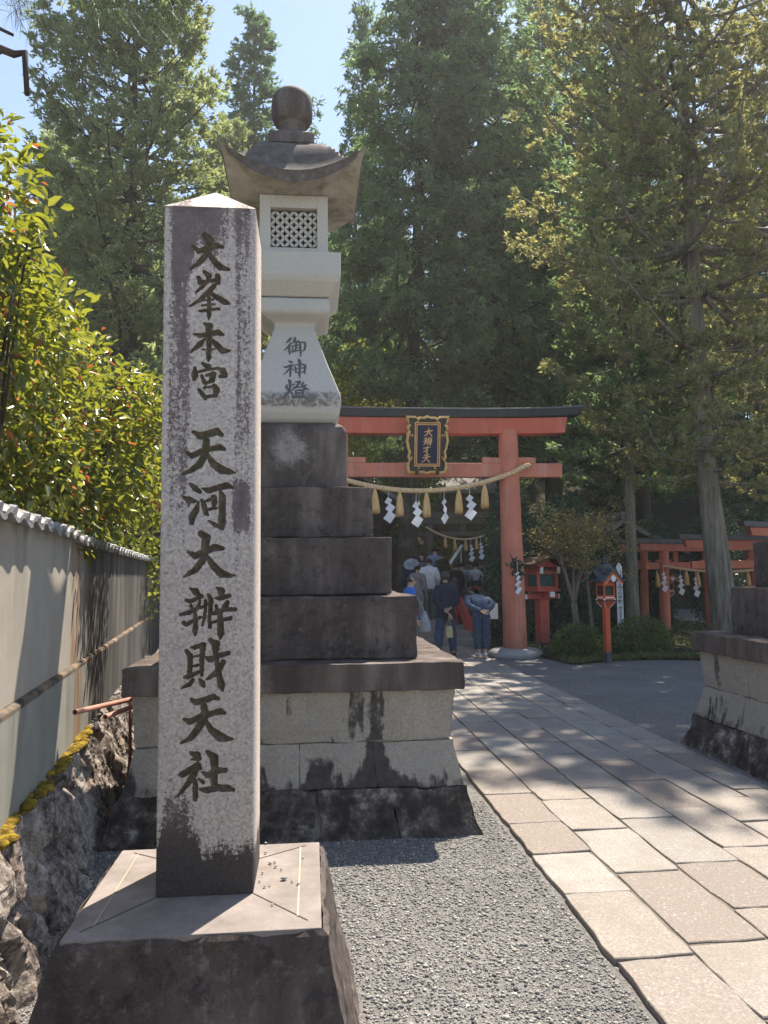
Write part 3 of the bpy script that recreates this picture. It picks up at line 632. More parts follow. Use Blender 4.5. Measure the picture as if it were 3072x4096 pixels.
# ================================================================== plaster wall on the left
def plaster(name, base, base2, gz):
    n = N(name, .92, .12); x, y, z = n.xyz()
    c = n.ramp(n.noise(3, 5, .65), [(.3, base2), (.65, base)])
    c = n.mix(.3, c, speck(n, base, [b*.7 for b in base], [b*1.25 for b in base], 160))
    st = n.noise(1, 5, .6, n.stretch((1, 3.0, .5)))
    drip = n.math('MULTIPLY', n.sstep(st, .50, .70), n.sstep(z, gz-1.0, gz))
    c = n.mix(n.math('MULTIPLY', drip, .38), c, (.085,.078,.068))
    jn = n.math('ADD', y, n.math('MULTIPLY', n.math('SUBTRACT', n.noise(1, 4, .6, n.stretch((1, 3, 1.2))), .5), .25))
    damp = n.math('MULTIPLY', n.band(jn, 1.98, .10, .10), n.sstep(n.noise(1, 4, .7, n.stretch((1, 22, 1.0))), .36, .55))
    c = n.mix(n.math('MULTIPLY', damp, .85), c, n.ramp(n.noise(1, 4, .6, n.stretch((1, 14, .9))), [(.35, (.06,.05,.042)), (.52, (.27,.14,.07)), (.7, (.33,.28,.22))]))
    far = n.sstep(jn, 2.25, 2.7)  # far stretch darkened: stains plus shade put into the colour
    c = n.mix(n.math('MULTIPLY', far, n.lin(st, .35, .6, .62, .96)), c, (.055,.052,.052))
    return n.done(c, None, n.bump(n.noise(130, 4, .7), .5, .004))
def m_ledge():
    n = N("ledge_plaster", .92, .1)
    c = n.ramp(n.noise(1, 5, .7, n.stretch((3, 3.5, 6))), [(.38, (.05,.042,.036)), (.48, (.13,.11,.09)), (.57, (.21,.14,.09)), (.68, (.25,.215,.17))])
    return n.done(c, None, n.bump(n.noise(60, 4), .5, .006))
def m_rubble():
    n = N("rubble_stone", .9, .2)
    a = n.noise(1, 6, .72, n.stretch((3.5, 3.5, 1.5)), 1.0)
    a = n.math('ADD', n.math('MULTIPLY', a, .55), n.math('MULTIPLY', n.noise(22, 6, .8), .45))
    c = n.ramp(a, [(.38, (.025,.021,.021)), (.45, (.10,.083,.077)), (.50, (.23,.195,.17)), (.56, (.39,.345,.30)), (.66, (.56,.53,.49))])
    c = n.mix(n.math('MULTIPLY', n.sstep(n.noise(5, 4), .58, .7), .6), c, (.42,.30,.21))
    return n.done(c, None, n.bump(n.noise(40, 5, .75), .9, .02))
def m_moss():
    n = N("moss", .95, .1)
    c = n.ramp(n.noise(22, 5, .7), [(.32, (.040,.028,.010)), (.45, (.13,.085,.014)), (.55, (.24,.17,.018)), (.7, (.34,.25,.04))])
    return n.done(c, None, n.bump(n.noise(120, 3), .9, .01))
def m_tile():
    n = N("roof_tile", .5, .5); r = n.rnd()
    c = n.ramp(n.noise(6, 5, .7), [(.3, (.10,.10,.105)), (.55, (.26,.265,.275)), (.8, (.40,.40,.40))])
    return n.done(n.mix(.25, c, n.ramp(r, [(0, (.1,.1,.11)), (1, (.4,.4,.4))])), .45, n.bump(n.noise(70, 3), .3, .004))
def build_wall():
    t = thing("garden_wall", "stained grey plaster wall with a tile coping and rubble stone footing left of the pillar", "wall", (-1.30, 3.30, 0), math.atan(.13))
    L0, L1 = -6.0, 12.5
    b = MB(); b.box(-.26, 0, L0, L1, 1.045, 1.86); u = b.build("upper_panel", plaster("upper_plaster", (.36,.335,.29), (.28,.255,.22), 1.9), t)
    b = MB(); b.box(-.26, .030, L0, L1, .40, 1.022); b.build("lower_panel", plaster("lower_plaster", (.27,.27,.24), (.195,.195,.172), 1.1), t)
    b = MB(); 
    b.grid(240, 6, lambda a, v: ((-.02, .003, .014, .024, .0305, .0312)[round(v*5)], L0+(L1-L0)*a, (1.046, 1.044, 1.041, 1.036, 1.028, 1.012)[round(v*5)] + .006*mnoise.noise(Vector((a*90, v, 0)))))
    b.build("ledge", m_ledge(), t, fix=False)
    # coping: rolled tiles, each its own little curved slab, laid in overlapping rows
    p = .235; mt = m_tile(); b = MB()
    secs = ((L0, 1.74, 1.862), (1.80, L1, 1.842))
    for ya, yb, zb in secs:
        k = 0; y = ya
        while y < yb - .05:
            rise = .012*math.sin(k*2.1)
            for sgn, xr, xe in ((1, -.13, .070), (-1, -.13, -.33)):
                def fn(u, v, xr=xr, xe=xe, y=y, rise=rise, top=0):
                    s = math.sin(u*math.pi*2 - .5); yy = y + u*(p+.025)
                    return (xr+(xe-xr)*v, yy, zb+.072 + rise*.4 + .018*s - .050*v - .01*v*v - top)
                b0 = len(b.v); m1, m2 = 11, 5
                for top in (0, .022):
                    b.v += [fn(i/(m1-1), j/(m2-1), top=top) for j in range(m2) for i in range(m1)]
                N1 = m1*m2
                for j in range(m2-1):
                    for i in range(m1-1):
                        q = (j*m1+i, j*m1+i+1, (j+1)*m1+i+1, (j+1)*m1+i); b.f.append(tuple(b0+x for x in q)); b.f.append(tuple(b0+N1+x for x in q[::-1]))
                ring = [(i,0) for i in range(m1-1)]+[(m1-1,j) for j in range(m2-1)]+[(i,m2-1) for i in range(m1-1,0,-1)]+[(0,j) for j in range(m2-1,0,-1)]
                for (i,j),(i2,j2) in zip(ring, ring[1:]+ring[:1]): b.f.append((b0+j*m1+i, b0+N1+j*m1+i, b0+N1+j2*m1+i2, b0+j2*m1+i2))
            b.tube([(.073, y+p*.62, zb+.014+rise*.4), (.045, y+p*.62, zb+.020+rise*.4)], .028, 12)
            y += p; k += 1
        b.tube([(-.13, ya, zb+.075), (-.13, yb, zb+.075)], .036, 10)
        b.box(-.29, .022, ya, yb, zb-.012, zb+.012)
    b.build("coping", mt, t, smooth=False)
    # rubble footing, standing proud and battered
    b = MB()
    def face(u, v):
        y = L0 + (7.6-L0)*u; zz = v*.56
        q = Vector((0, y, zz)); cell = mnoise.voronoi(Vector((0, y*3.4+.35*mnoise.noise(Vector((y*3,zz*5,2))), zz*1.5+.3)))[0]
        crack = min(.075, (cell[1]-cell[0])*.55)
        x = .215 - .155*v + .045*fbm((y, zz, 3), 2.2) + .028*fbm((y, zz*.7, 9), 9, 4) + .012*fbm((y, zz, 5), 30, 3) + crack - .045
        return (x, y, zz)
    b.grid(900, 44, face)
    b.grid(620, 5, lambda u, v: ((lambda p0: (p0[0]*(1-v), p0[1], .56+.012*fbm((p0[1], v, 1), 9)))(face(u, 1.0))))
    b.build("rubble_footing", m_rubble(), t, fix=False)
    rs = random.Random(8); b = MB()
    y = L0
    while y < 2.35:
        f1 = face((y-L0)/(7.6-L0), 1.0); w_ = rs.choice([.010,.014,.018,.022,.030])*rs.uniform(.8,1.2)
        if rs.random() < .94:
            bm = bmesh.new(); bmesh.ops.create_icosphere(bm, subdivisions=2, radius=1); ox = rs.uniform(-.008,.05)
            vs = [(f1[0]-ox+v.co.x*w_*1.2, y+v.co.y*w_*1.7, .560+v.co.z*w_*.62+.006*mnoise.noise(v.co*3+Vector((y*9,0,0)))) for v in bm.verts]
            b.add(vs, [[v.index for v in f.verts] for f in bm.faces]); bm.free()
        y += w_*.7
    b.build("moss", m_moss(), t, smooth=True)
    return t
WALL = build_wall()
_wm = Matrix.Translation((-1.30, 3.30, 0)) @ Matrix.Rotation(math.atan(.13), 4, 'Z')
def wl(x, y, z): return tuple(_wm @ Vector((x, y, z)))
pm = plain("pink_plastic", (.42,.22,.17), .5, .4, .15, 8); im = plain("rusty_iron", (.13,.045,.03), .85, .2, .4, 30)
def pipe(a, b, r, label, name="drain_pipe", cat="pipe", m=pm, wall=.004, group=None):
    a, b = Vector(a), Vector(b); d = (b-a).normalized(); s = d.orthogonal().normalized(); t2 = d.cross(s); mb = MB(); n = 16
    rings = [[tuple(p + (s*math.cos(6.2832*k/n)+t2*math.sin(6.2832*k/n))*q) for k in range(n)] for p, q in ((a,r-wall),(a+d*.06,r-wall),(b,r-wall),(b,r),(a,r),(a,r-wall))]
    mb.loops(rings, cap=False); o = mb.build(name, m, smooth=False); return tag(o, label, cat, group)
pipe((-1.375, 4.70, .825), (-1.13, 6.1, .73), .016, "longer pink plastic pipe lying above the wall footing, the higher of two", group="plastic pipes by the wall")
pipe((-1.26, 4.92, .755), (-1.12, 6.0, .72), .016, "shorter pink plastic pipe end beside the wall, the lower of two", group="plastic pipes by the wall")
for k, (a, b, lb) in enumerate((((-1.30,5.75,.72),(-1.26,5.45,.02),"thin rusty rod leaning upright in the gap behind the lantern base"),((-1.12,5.35,.36),(-1.36,4.95,.02),"short rusty rod slanting over the ground beside the stone footing"))):
    mb = MB(); mb.tube([a, tuple((Vector(a)+Vector(b))/2+Vector((.02,0,0))), b], .011, 8); tag(mb.build("iron_rod", im), lb, "rod", "rusty rods by the wall")
# ================================================================== torii
def m_red(name, col, wear=.5, dirt=True):
    n = N(name, .6, .3); x, y, z = n.xyz()
    c = n.ramp(n.noise(2.5, 5, .65), [(.3, [v*.82 for v in col]), (.7, [min(1, v*1.12) for v in col])])
    st = n.noise(1, 4, .6, n.stretch((7, 7, .5)))
    pale = [min(1, v*.55+.22) for v in col]
    c = n.mix(n.math('MULTIPLY', n.sstep(st, .48, .72), wear), c, pale)
    if dirt: c = n.mix(n.math('MULTIPLY', n.sstep(n.math('ADD', z, n.math('MULTIPLY', n.noise(5, 4), .5)), .75, .2), .5), c, (.12,.065,.055))
    return n.done(c, n.lin(st, .3, .7, .5, .7), n.bump(n.noise(1, 3, .6, n.stretch((60, 60, 4))), .15, .003))
M['ver'] = m_red("faded_vermilion", (.56,.185,.115), .6); M['ver2'] = m_red("torii_vermilion", (.60,.175,.10), .4); M['orange'] = m_red("bright_vermilion", (.58,.095,.030), .12)
M['cap'] = plain("black_lacquer_roof", (.022,.024,.030), .55, .4, .25, 5, .1)
M['capgrey'] = plain("grey_metal_cap", (.10,.105,.115), .45, .5, .25, 5)
M['base'] = m_granite("base_granite", (.33,.325,.315)); M['straw'] = None
def m_straw():
    n = N("straw", .8, .25); 
    c = n.ramp(n.noise(1, 4, .7, n.stretch((70, 70, 6))), [(.25, (.40,.21,.075)), (.5, (.66,.42,.18)), (.78, (.80,.60,.32))])
    return n.done(c, None, n.bump(n.noise(1, 3, .6, n.stretch((150, 150, 10))), .6, .004))
M['straw'] = m_straw(); M['rope'] = plain("rice_straw_rope", (.68,.48,.28), .85, .2, .3, 30, .4)
pp = N("white_paper", .8, .2); M['paper'] = pp.leaf((.90,.91,.93), (.85,.86,.88), .35, .8, .2)
def beam_curve(mb, L, z0, z1, hw0, hw1, rise, n=33, slant=.0, x0=None):
    """long beam along x from -L to L, its ends swept up by `rise`; the end face slants outwards towards the top"""
    rings = []
    for k in range(n):
        t = k/(n-1)*2-1; up = rise*abs(t)**3.2; xb = t*(L-slant); xt = t*L
        rings.append([(xb,-hw0,z0+up),(xb,hw0,z0+up),(xt,hw1,z1+up),(xt,-hw1,z1+up)])
    return mb.loops(rings)
def build_torii():
    t = thing("shrine_gate", "large faded red gate with black top beam spanning the paved approach", "torii", (2.20, 14.8, 0))
    D, lean = 1.73, .05
    for s in (-1, 1):
        b = MB(); prof = []
        for k in range(13):
            q = k/12; prof.append((q*4.36, .232 - .045*q))
        rings = [[(s*(D-lean*z)+r*math.cos(2*math.pi*j/32), r*math.sin(2*math.pi*j/32), z) for j in range(32)] for z, r in [(p[0]*1.0+.08, p[1]) for p in prof]]
        rings = [[(s*D - s*lean*(z_/4.36) + (x - s*(D-lean*z_)), y, z_) for x, y, z_ in rg] for rg in rings]
        b.loops(rings); o = b.build("pillar", M['ver'], t, smooth=True); e = o.modifiers.new("s", 'EDGE_SPLIT'); e.split_angle = R(50)
        b = MB(); b.lathe([(-.03,.49),(.03,.52),(.07,.525),(.11,.505),(.145,.45),(.165,.36),(.172,.22)], (s*D,0,0), 40); b.build("base", M['base'], t, smooth=True)
        for q in (-1, 1):
            b = MB(); cx = s*(D-.045) + q*.335; b.loops([[(cx-q*.16,-.075,z),(cx+q*.19,-.075,z-.0),(cx+q*.19,.075,z),(cx-q*.16,.075,z)] for z in (3.776,3.885)]); b.build("wedge", M['ver'], t, bevel=.006)
    b = MB(); b.box(-2.74, 2.74, -.085, .085, 3.50, 3.774); b.build("tie_beam", M['ver'], t, bevel=.010)
    b = MB(); beam_curve(b, 2.85, 4.345, 4.655, .14, .165, .035, slant=.05); b.build("lintel", m_red("lintel_vermilion", (.56,.125,.070), .3, False), t, bevel=.008)
    b = MB(); beam_curve(b, 3.17, 4.659, 4.80, .225, .25, .085, slant=.045); k = b.build("top_beam", M['cap'], t, bevel=.008)
    b = MB(); rings = []
    for i in range(33):
        q = i/32*2-1; up = .085*abs(q)**3.2; x = q*3.19; rings.append([(x,-.262,4.803+up),(x,.262,4.803+up),(x,.262,4.825+up),(x,0,4.885+up),(x,-.262,4.825+up)])
    b.loops(rings); b.build("ridge_cover", M['capgrey'], k)
    b = MB(); b.box(-.11,.11,-.08,.08,3.776,4.343); b.build("strut", M['ver'], t, bevel=.006)
    return t
build_torii()
# name plaque leaning out between the beams
def build_plaque():
    t = thing("name_plaque", "upright black and gold framed plaque with four gilt characters on dark blue", "plaque", (2.20, 14.56, 3.56))
    gold = N("gilt_frame", .45, .5); gold.done(gold.ramp(gold.noise(5, 3), [(.3, (.50,.28,.075)), (.7, (.72,.46,.17))]), .42); gold = gold.m
    blk = plain("black_lacquer", (.012,.013,.014), .35, .5, .2); tilt = R(12)
    rt = MB(); Mx = Matrix.Rotation(tilt, 3, 'X')
    def pl(u, v, d):                                        # plane leaning forward (towards the approach)
        p = Mx @ Vector((u, -d, v)); return (p.x, p.y, p.z)
    H = 1.09; W0 = .385
    def outline(off, n=14):
        """scalloped outline, half at a time, mirrored"""
        right = [(W0-.02, 0.0),(W0+.005,.10),(W0-.005,.19),(W0-.045,.235),(W0-.01,.30),(W0-.02,.36),(W0-.035,.385),(W0+.0,.47),(W0+.012,.56),(W0+.03,.60),(W0+.015,.68),(W0+.01,.76),(W0-.025,.80),(W0+.015,.85),(W0+.005,.90),(W0-.035,.935),(W0+.01,.98),(W0+.03,1.09)]
        top = [(.24,1.085),(.20,1.045),(.14,1.075),(.07,1.07),(0,1.095)]
        bot = [(0,-.025),(.06,.0),(.15,.005),(.22,-.015)]
        pts = right + top; full = pts + [(-x, y) for x, y in (pts[:-1])[::-1]]
        full = [(x, y) for x, y in full]; full += [(-x, y) for x, y in bot[:0:-1]] + bot
        cx, cy = 0, H/2
        return [(x*(1-off/ .40), cy+(y-cy)*(1-off/.56)) for x, y in full]
    o1, o2 = outline(0), outline(.042); n = len(o1); b = MB()
    ring = [[pl(x, y, d) for x, y in o] for o, d in ((o1,-.02),(o1,.085),(o2,.100),(o2,.045))]
    vs = [p for r in ring for p in r]; fs = []
    for i in range(4):
        for k in range(n): k2 = (k+1) % n; i2 = (i+1) % 4; fs.append((i*n+k, i*n+k2, i2*n+k2, i2*n+k))
    b.add(vs, fs); b.build("frame", gold, t)
    b = MB(); b.prism(outline(.035), pl, -.005, .050); b.build("backboard", blk, t)
    for sx, sy, fl in ((-.21,.99,1),(.21,.99,1),(-.30,.70,0),(.30,.70,0),(-.31,.30,0),(.31,.30,0),(-.18,.115,1),(.18,.115,1)):
        b = MB(); sg = 1 if sx > 0 else -1; pts = []
        for k in range(12):
            a = k/11*4.6; r = .040*(1-k/16); ang = (math.pi*.5 + a*sg) if fl else (a*sg + (0 if sg > 0 else math.pi)); pts.append(pl(sx+r*math.cos(ang), sy+(r*math.sin(ang))*(1 if sy > .5 else -1), .058))
        b.tube(pts, [.013-.0006*k for k in range(12)], 6); b.build("scroll", gold, t)
    def fr(x, z0, z1, wd, d0, d1, m, nm):
        q = MB()
        for (a0,a1,c0,c1) in ((-x,x,z0,z0+wd),(-x,x,z1-wd,z1),(-x,-x+wd,z0+wd,z1-wd),(x-wd,x,z0+wd,z1-wd)): q.prism([(a0,c0),(a1,c0),(a1,c1),(a0,c1)], pl, d0, d1)
        return q.build(nm, m, t)
    gl = plain("gilt_line", (.70,.40,.17), .5, .4); rl = plain("russet_line", (.30,.085,.025), .6, .3)
    fr(.247,.125,.965,.017,.045,.075,gl,"border"); fr(.229,.143,.947,.018,.045,.068,rl,"inner_border"); fr(.210,.162,.928,.015,.045,.072,gl,"border")
    b = MB(); b.prism([(-.196,.177),(.196,.177),(.196,.913),(-.196,.913)], pl, .045, .060); pan = b.build("panel", plain("navy_panel", (.010,.013,.048), .6, .3, .2), t)
    xs = np.arange(-172, 40, 1.6); zs = np.arange(-345, 312, 1.6); Dd = stroke_field(strokes(PLAQUE_STROKES), xs, zs)
    X, Z = np.meshgrid(xs, zs); m3 = np.array(Mx); U = np.stack([X/1000+.063, np.full_like(X, -.064), Z/1000*1.02+.545], -1).reshape(-1,3); V = U @ m3.T
    nx = len(xs); J, I = np.meshgrid(np.arange(len(zs)-1), np.arange(nx-1), indexing='ij'); a = (J*nx+I).ravel(); F = np.stack([a, a+1, a+nx+1, a+nx], -1)
    k = (np.maximum.reduce([Dd[:-1,:-1], Dd[1:,:-1], Dd[:-1,1:], Dd[1:,1:]]) > 0).ravel(); F = F[k]; u, inv = np.unique(F, return_inverse=True)
    link_mesh("lettering", np_mesh("lettering", V[u], inv.reshape(F.shape)), gl, pan)
    for sx in (-.20, .20):
        b = MB(); b.prism([(sx-.032,-.03),(sx+.032,-.03),(sx+.032,.045),(sx-.032,.045)], pl, .03, .112); b.build("bracket", blk, t, bevel=.004)
build_plaque()
def twisted_rope(name, pts, rad, turns, label, m=None, group=None, strands=3, n=7):
    """rope of twisted strands along a sampled curve"""
    mb = MB(); P = [Vector(p) for p in pts]; K = len(P)
    for s in range(strands):
        q = []
        for i, p in enumerate(P):
            tg = (P[min(i+1,K-1)]-P[max(i-1,0)]).normalized(); up = Vector((0,0,1)); a = (up-tg*up.dot(tg)).normalized(); b = tg.cross(a)
            ph = turns*2*math.pi*i/(K-1) + 2*math.pi*s/strands; q.append(p + (a*math.cos(ph)+b*math.sin(ph))*rad*.50)
        mb.tube(q, rad*.60, n)
    return tag(mb.build(name, m or M['rope'], smooth=True), label, "rope", group)
def rope_pts(x0, x1, y, xl, zl, k, n=150, yf=None):
    return [(x, y + (yf(x) if yf else 0), zl + k*(x-xl)**2) for x in np.linspace(x0, x1, n)]
TX = dict(c=2.06, z=3.215, k=.104)
def main_rope_z(x): return TX['z'] + TX['k']*(x-TX['c'])**2
pts = rope_pts(.62, 3.80, 14.60, TX['c'], TX['z'], TX['k'], 200)
pts = [(-.02, 14.56, 3.78),(.15, 14.545, 3.70),(.32,14.545,3.60),(.47, 14.565, main_rope_z(.52)+.01)] + pts + [(3.92,14.575,main_rope_z(3.9)+.005),(4.06,14.59,3.655),(4.18,14.66,3.705),(4.27,14.69,3.735)]
dens = []
for a, b in zip(pts[:-1], pts[1:]):
    m = max(1, int((Vector(b)-Vector(a)).length/.02)); dens += [tuple(Vector(a).lerp(Vector(b), i/m)) for i in range(m)]
dens.append(pts[-1])
twisted_rope("straw_rope", dens, .047, 26, "thick twisted straw rope sagging across the large red gate")
def tassel_mesh():
    mb = MB(); rg = random.Random(3)
    prof = [(0.06,.012),(0.02,.020),(-.02,.032),(-.12,.055),(-.25,.070),(-.36,.074),(-.43,.072)]
    n = 26; rings = []
    for i, (z, r) in enumerate(prof): rings.append([(r*(1+.16*((k*7)%5-2)/2*(i/6))*math.cos(2*math.pi*k/n)+.012*(i/6)**2, r*(1+.16*((k*3)%7-3)/3*(i/6))*math.sin(2*math.pi*k/n), z + (.022*((k*5)%6-3)/3 if i == 6 else 0)) for k in range(n)])
    mb.loops(rings)
    for k in range(46):
        a = rg.uniform(0, 6.28); r = rg.uniform(.02,.076); mb.tube([(.02*math.cos(a),.02*math.sin(a),-.01),(r*.9*math.cos(a),r*.9*math.sin(a),-.25),(r*1.05*math.cos(a)+.012,r*1.05*math.sin(a),-.43-rg.uniform(0,.045))], [.005,.006,.003], 4)
    return mb
def shide_mesh(n=3, w=.10, h=.135, seed=0):
    """folded paper streamer: a string and a zigzag of square panels joined at their corners"""
    rg = random.Random(seed); mb = MB(); zc = -.13 - .05*rg.random(); x = 0.0
    mb.tube([(0,0,.04),(.004,0,-.05),(0,0,zc)], .005, 5)
    for k in range(n):
        s = w*(.62 + .19*k); hh = h*(.62+.19*k); a = R(-36 + rg.uniform(-5,5)); y0 = .014*(1 if k % 2 else -1); ca, sa = math.cos(a), math.sin(a)
        cx, cz = x, zc - hh*.62
        P_ = [(cx+u*ca-v*sa, cz+u*sa+v*ca) for u, v in ((-s*.5,hh*.5),(s*.5,hh*.5),(s*.5,-hh*.5),(-s*.5,-hh*.5))]
        ys = [y0, y0, -y0, -y0]
        vs = [(p[0], y-.0008, p[1]) for p, y in zip(P_, ys)]+[(p[0], y+.0008, p[1]) for p, y in zip(P_, ys)]
        mb.add(vs, [(0,1,2,3),(7,6,5,4),(0,4,5,1),(1,5,6,2),(2,6,7,3),(3,7,4,0)])
        x = cx + (.030 if k % 2 == 0 else -.012)*w/.15 + rg.uniform(-.005,.005); zc = cz - hh*.34
    return mb
t0 = None
names = ["straw tassel hanging from the big gate rope, partly behind the stone steps","straw tassel hanging on the big gate rope below the plaque's left edge","straw tassel hanging on the big gate rope right below the plaque","straw tassel between the two right paper streamers of the big gate","straw tassel highest on the big gate rope, next to the right pillar"]
for x, lb in zip((1.20,1.68,2.20,2.83,3.34), names):
    if t0 is None: t0 = o = tassel_mesh().build("straw_tassel", M['straw'], smooth=True)
    else: o = t0.copy(); COL.objects.link(o)
    o.location = (x, 14.60, main_rope_z(x)-.055); o.rotation_euler = (0, R(random.Random(x).uniform(-3,3)), x*5); tag(o, lb, "tassel", "straw tassels on the big gate rope")
for k, (x, lb, sd) in enumerate(((1.44,"white zigzag paper streamer nearest the stone steps on the big gate rope",1),(1.975,"white zigzag paper streamer on a long string, left of the plaque tassel",2),(2.52,"slender white paper streamer seen edge on beside the middle tassel",3),(3.02,"white zigzag paper streamer nearest the right red pillar",4))):
    o = shide_mesh(3, .165, .19, sd).build("paper_streamer", M['paper'], fix=False); o.location = (x+.02, 14.585, main_rope_z(x)-.03); o.rotation_euler = (0, 0, (0, R(8), R(50), R(-12))[k]); tag(o, lb, "paper streamer", "paper streamers on the big gate rope")
# evergreen sprig with a streamer tied to the pillar
def sprig():
    rs = random.Random(9); mb = MB(); c = Vector((3.905, 14.555, 1.70))
    lm = N("sprig_leaf", .45, .4); m = lm.leaf(lm.ramp(lm.rnd(), [(0,(.018,.04,.02)),(1,(.05,.09,.04))]), (.06,.10,.03), .25)
    st = MB()
    for k in range(22):
        a = rs.uniform(-1.3, 1.3); L = rs.uniform(.14,.34); tip = c+Vector((math.sin(a)*L*.6, -.03-rs.random()*.07, math.cos(a)*L*rs.choice([1,1,.6,-.7])))
        st.tube([c, (c+tip)/2+Vector((0,-.02,0)), tip], .005, 5)
        for j in range(11):
            p = c.lerp(tip, .25+.075*j); d = Vector((rs.uniform(-1,1), rs.uniform(-.8,.1), rs.uniform(-.6,.9))).normalized(); s = d.cross(Vector((rs.random(),1,.2))).normalized(); l = rs.uniform(.05,.085)
            mb.add([p, p+d*l*.5+s*l*.2, p+d*l, p+d*l*.5-s*l*.2], [(0,1,2,3)])
    st.tube([c, c+Vector((0,-.01,-.22)), c+Vector((.0,.0,-.44))], .009, 6)
    t = thing("evergreen_sprig", "small evergreen sprig tied to the right red gate pillar", "sprig", c)
    a = mb.build("leaves", m, t, fix=False); b = st.build("twig", plain("twig_bark", (.07,.05,.035), .9), t)
    for o in (a, b): o.matrix_parent_inverse = Matrix.Translation(-c)
    o = shide_mesh(4, .065, .12, 7).build("paper_streamer", M['paper'], fix=False); o.location = (c.x, 14.44, c.z+.10); tag(o, "little white paper streamer hanging from the evergreen sprig", "paper streamer")
sprig()
# ------------------------------------------------------------------ small red torii on the right
def small_torii(loc, rz, span, H, label, r=.115):
    t = thing("small_gate", label, "torii", loc, rz, "small red gates at the right")
    for s in (-1, 1):
        b = MB(); b.loops([[(s*(span/2+.03)-s*.05*q+rr*math.cos(2*math.pi*j/20), rr*math.sin(2*math.pi*j/20), -.02+q*(H-.28)) for j in range(20)] for q, rr in ((0,r),(.5,r*.95),(1,r*.88))])
        o = b.build("pillar", M['ver2'], t, smooth=True); e = o.modifiers.new("s", 'EDGE_SPLIT'); e.split_angle = R(50)
        b = MB(); b.box(s*(span/2)-.20, s*(span/2)+.20, -.045, .045, H-.58, H-.53); b.build("wedge", M['ver2'], t)
    b = MB(); b.box(-span/2-.50, span/2+.50, -.05, .05, H-.78, H-.60); b.build("tie_beam", M['ver2'], t, bevel=.005)
    b = MB(); beam_curve(b, span/2+.66, H-.30, H-.12, .075, .09, .03, slant=.05); b.build("lintel", M['ver2'], t)
    b = MB(); beam_curve(b, span/2+.84, H-.117, H, .14, .16, .05, slant=.05); b.build("top_beam", M['capgrey'], t)
    b = MB(); b.box(-.07,.07,-.045,.045,H-.598,H-.302); b.build("strut", M['ver2'], t)
    return t
small_torii((10.02,20.5,0), 0, 1.83, 2.47, "small red gate left of the leaning trunk, its left pillar behind the straight trunk")
small_torii((10.46,19.5,0), R(-3), 2.46, 2.46, "small red gate wearing the straw rope, just in front of another gate", .14)
small_torii((10.75,17.5,0), R(-4), 2.50, 2.46, "small red gate whose grey top beam passes behind the leaning trunk")
small_torii((11.55,16.0,0), R(-4), 2.60, 2.66, "small red gate at the far right edge, only its beam end showing")
pts = [(x, 19.34-.05*(x-9.2), 1.60+.065*(x-10.75)**2) for x in np.linspace(9.13, 11.75, 130)]
twisted_rope("straw_rope", pts, .034, 26, "thin twisted straw rope hung across the small red gate at the right")
sm = None
lbs = ["yellow straw tassel left of the roped small gate pillar","yellow straw tassel right of the roped small gate pillar","yellow straw tassel in the middle of the small gate rope","yellow straw tassel near the second pillar of the small gates","yellow straw tassel just left of the leaning trunk","sunlit yellow straw tassel right of the leaning trunk"]
for x, lb in zip((8.95,9.72,10.02,10.32,10.62,11.36), lbs):
    if sm is None: sm = o = t0.copy(); COL.objects.link(o)
    else: o = sm.copy(); COL.objects.link(o)
    o.scale = (.78,.78,.85); o.location = (x, 19.34-.05*(x-9.2), 1.60+.065*(x-10.75)**2-.03 if x > 9 else 1.60); tag(o, lb, "tassel", "straw tassels on the small gate rope")
lbs = ["white paper streamer half hidden by the roped small gate pillar","leftmost open white paper streamer on the small gate rope","white paper streamer right of the middle tassel on the small gate rope","white paper streamer before the second pillar of the small gates","white paper streamer hanging at the far right of the small gate rope"]
s0 = shide_mesh(4, .11, .14, 12).build("paper_streamer", M['paper'], fix=False)
for k, (x, lb) in enumerate(zip((9.06,9.50,9.90,10.45,11.62), lbs)):
    o = s0 if k == 0 else s0.copy()
    if k: COL.objects.link(o)
    o.location = (x+.05, 19.31-.05*(x-9.2), 1.60+.065*(x-10.75)**2-.02); tag(o, lb, "paper streamer", "paper streamers on the small gate rope")
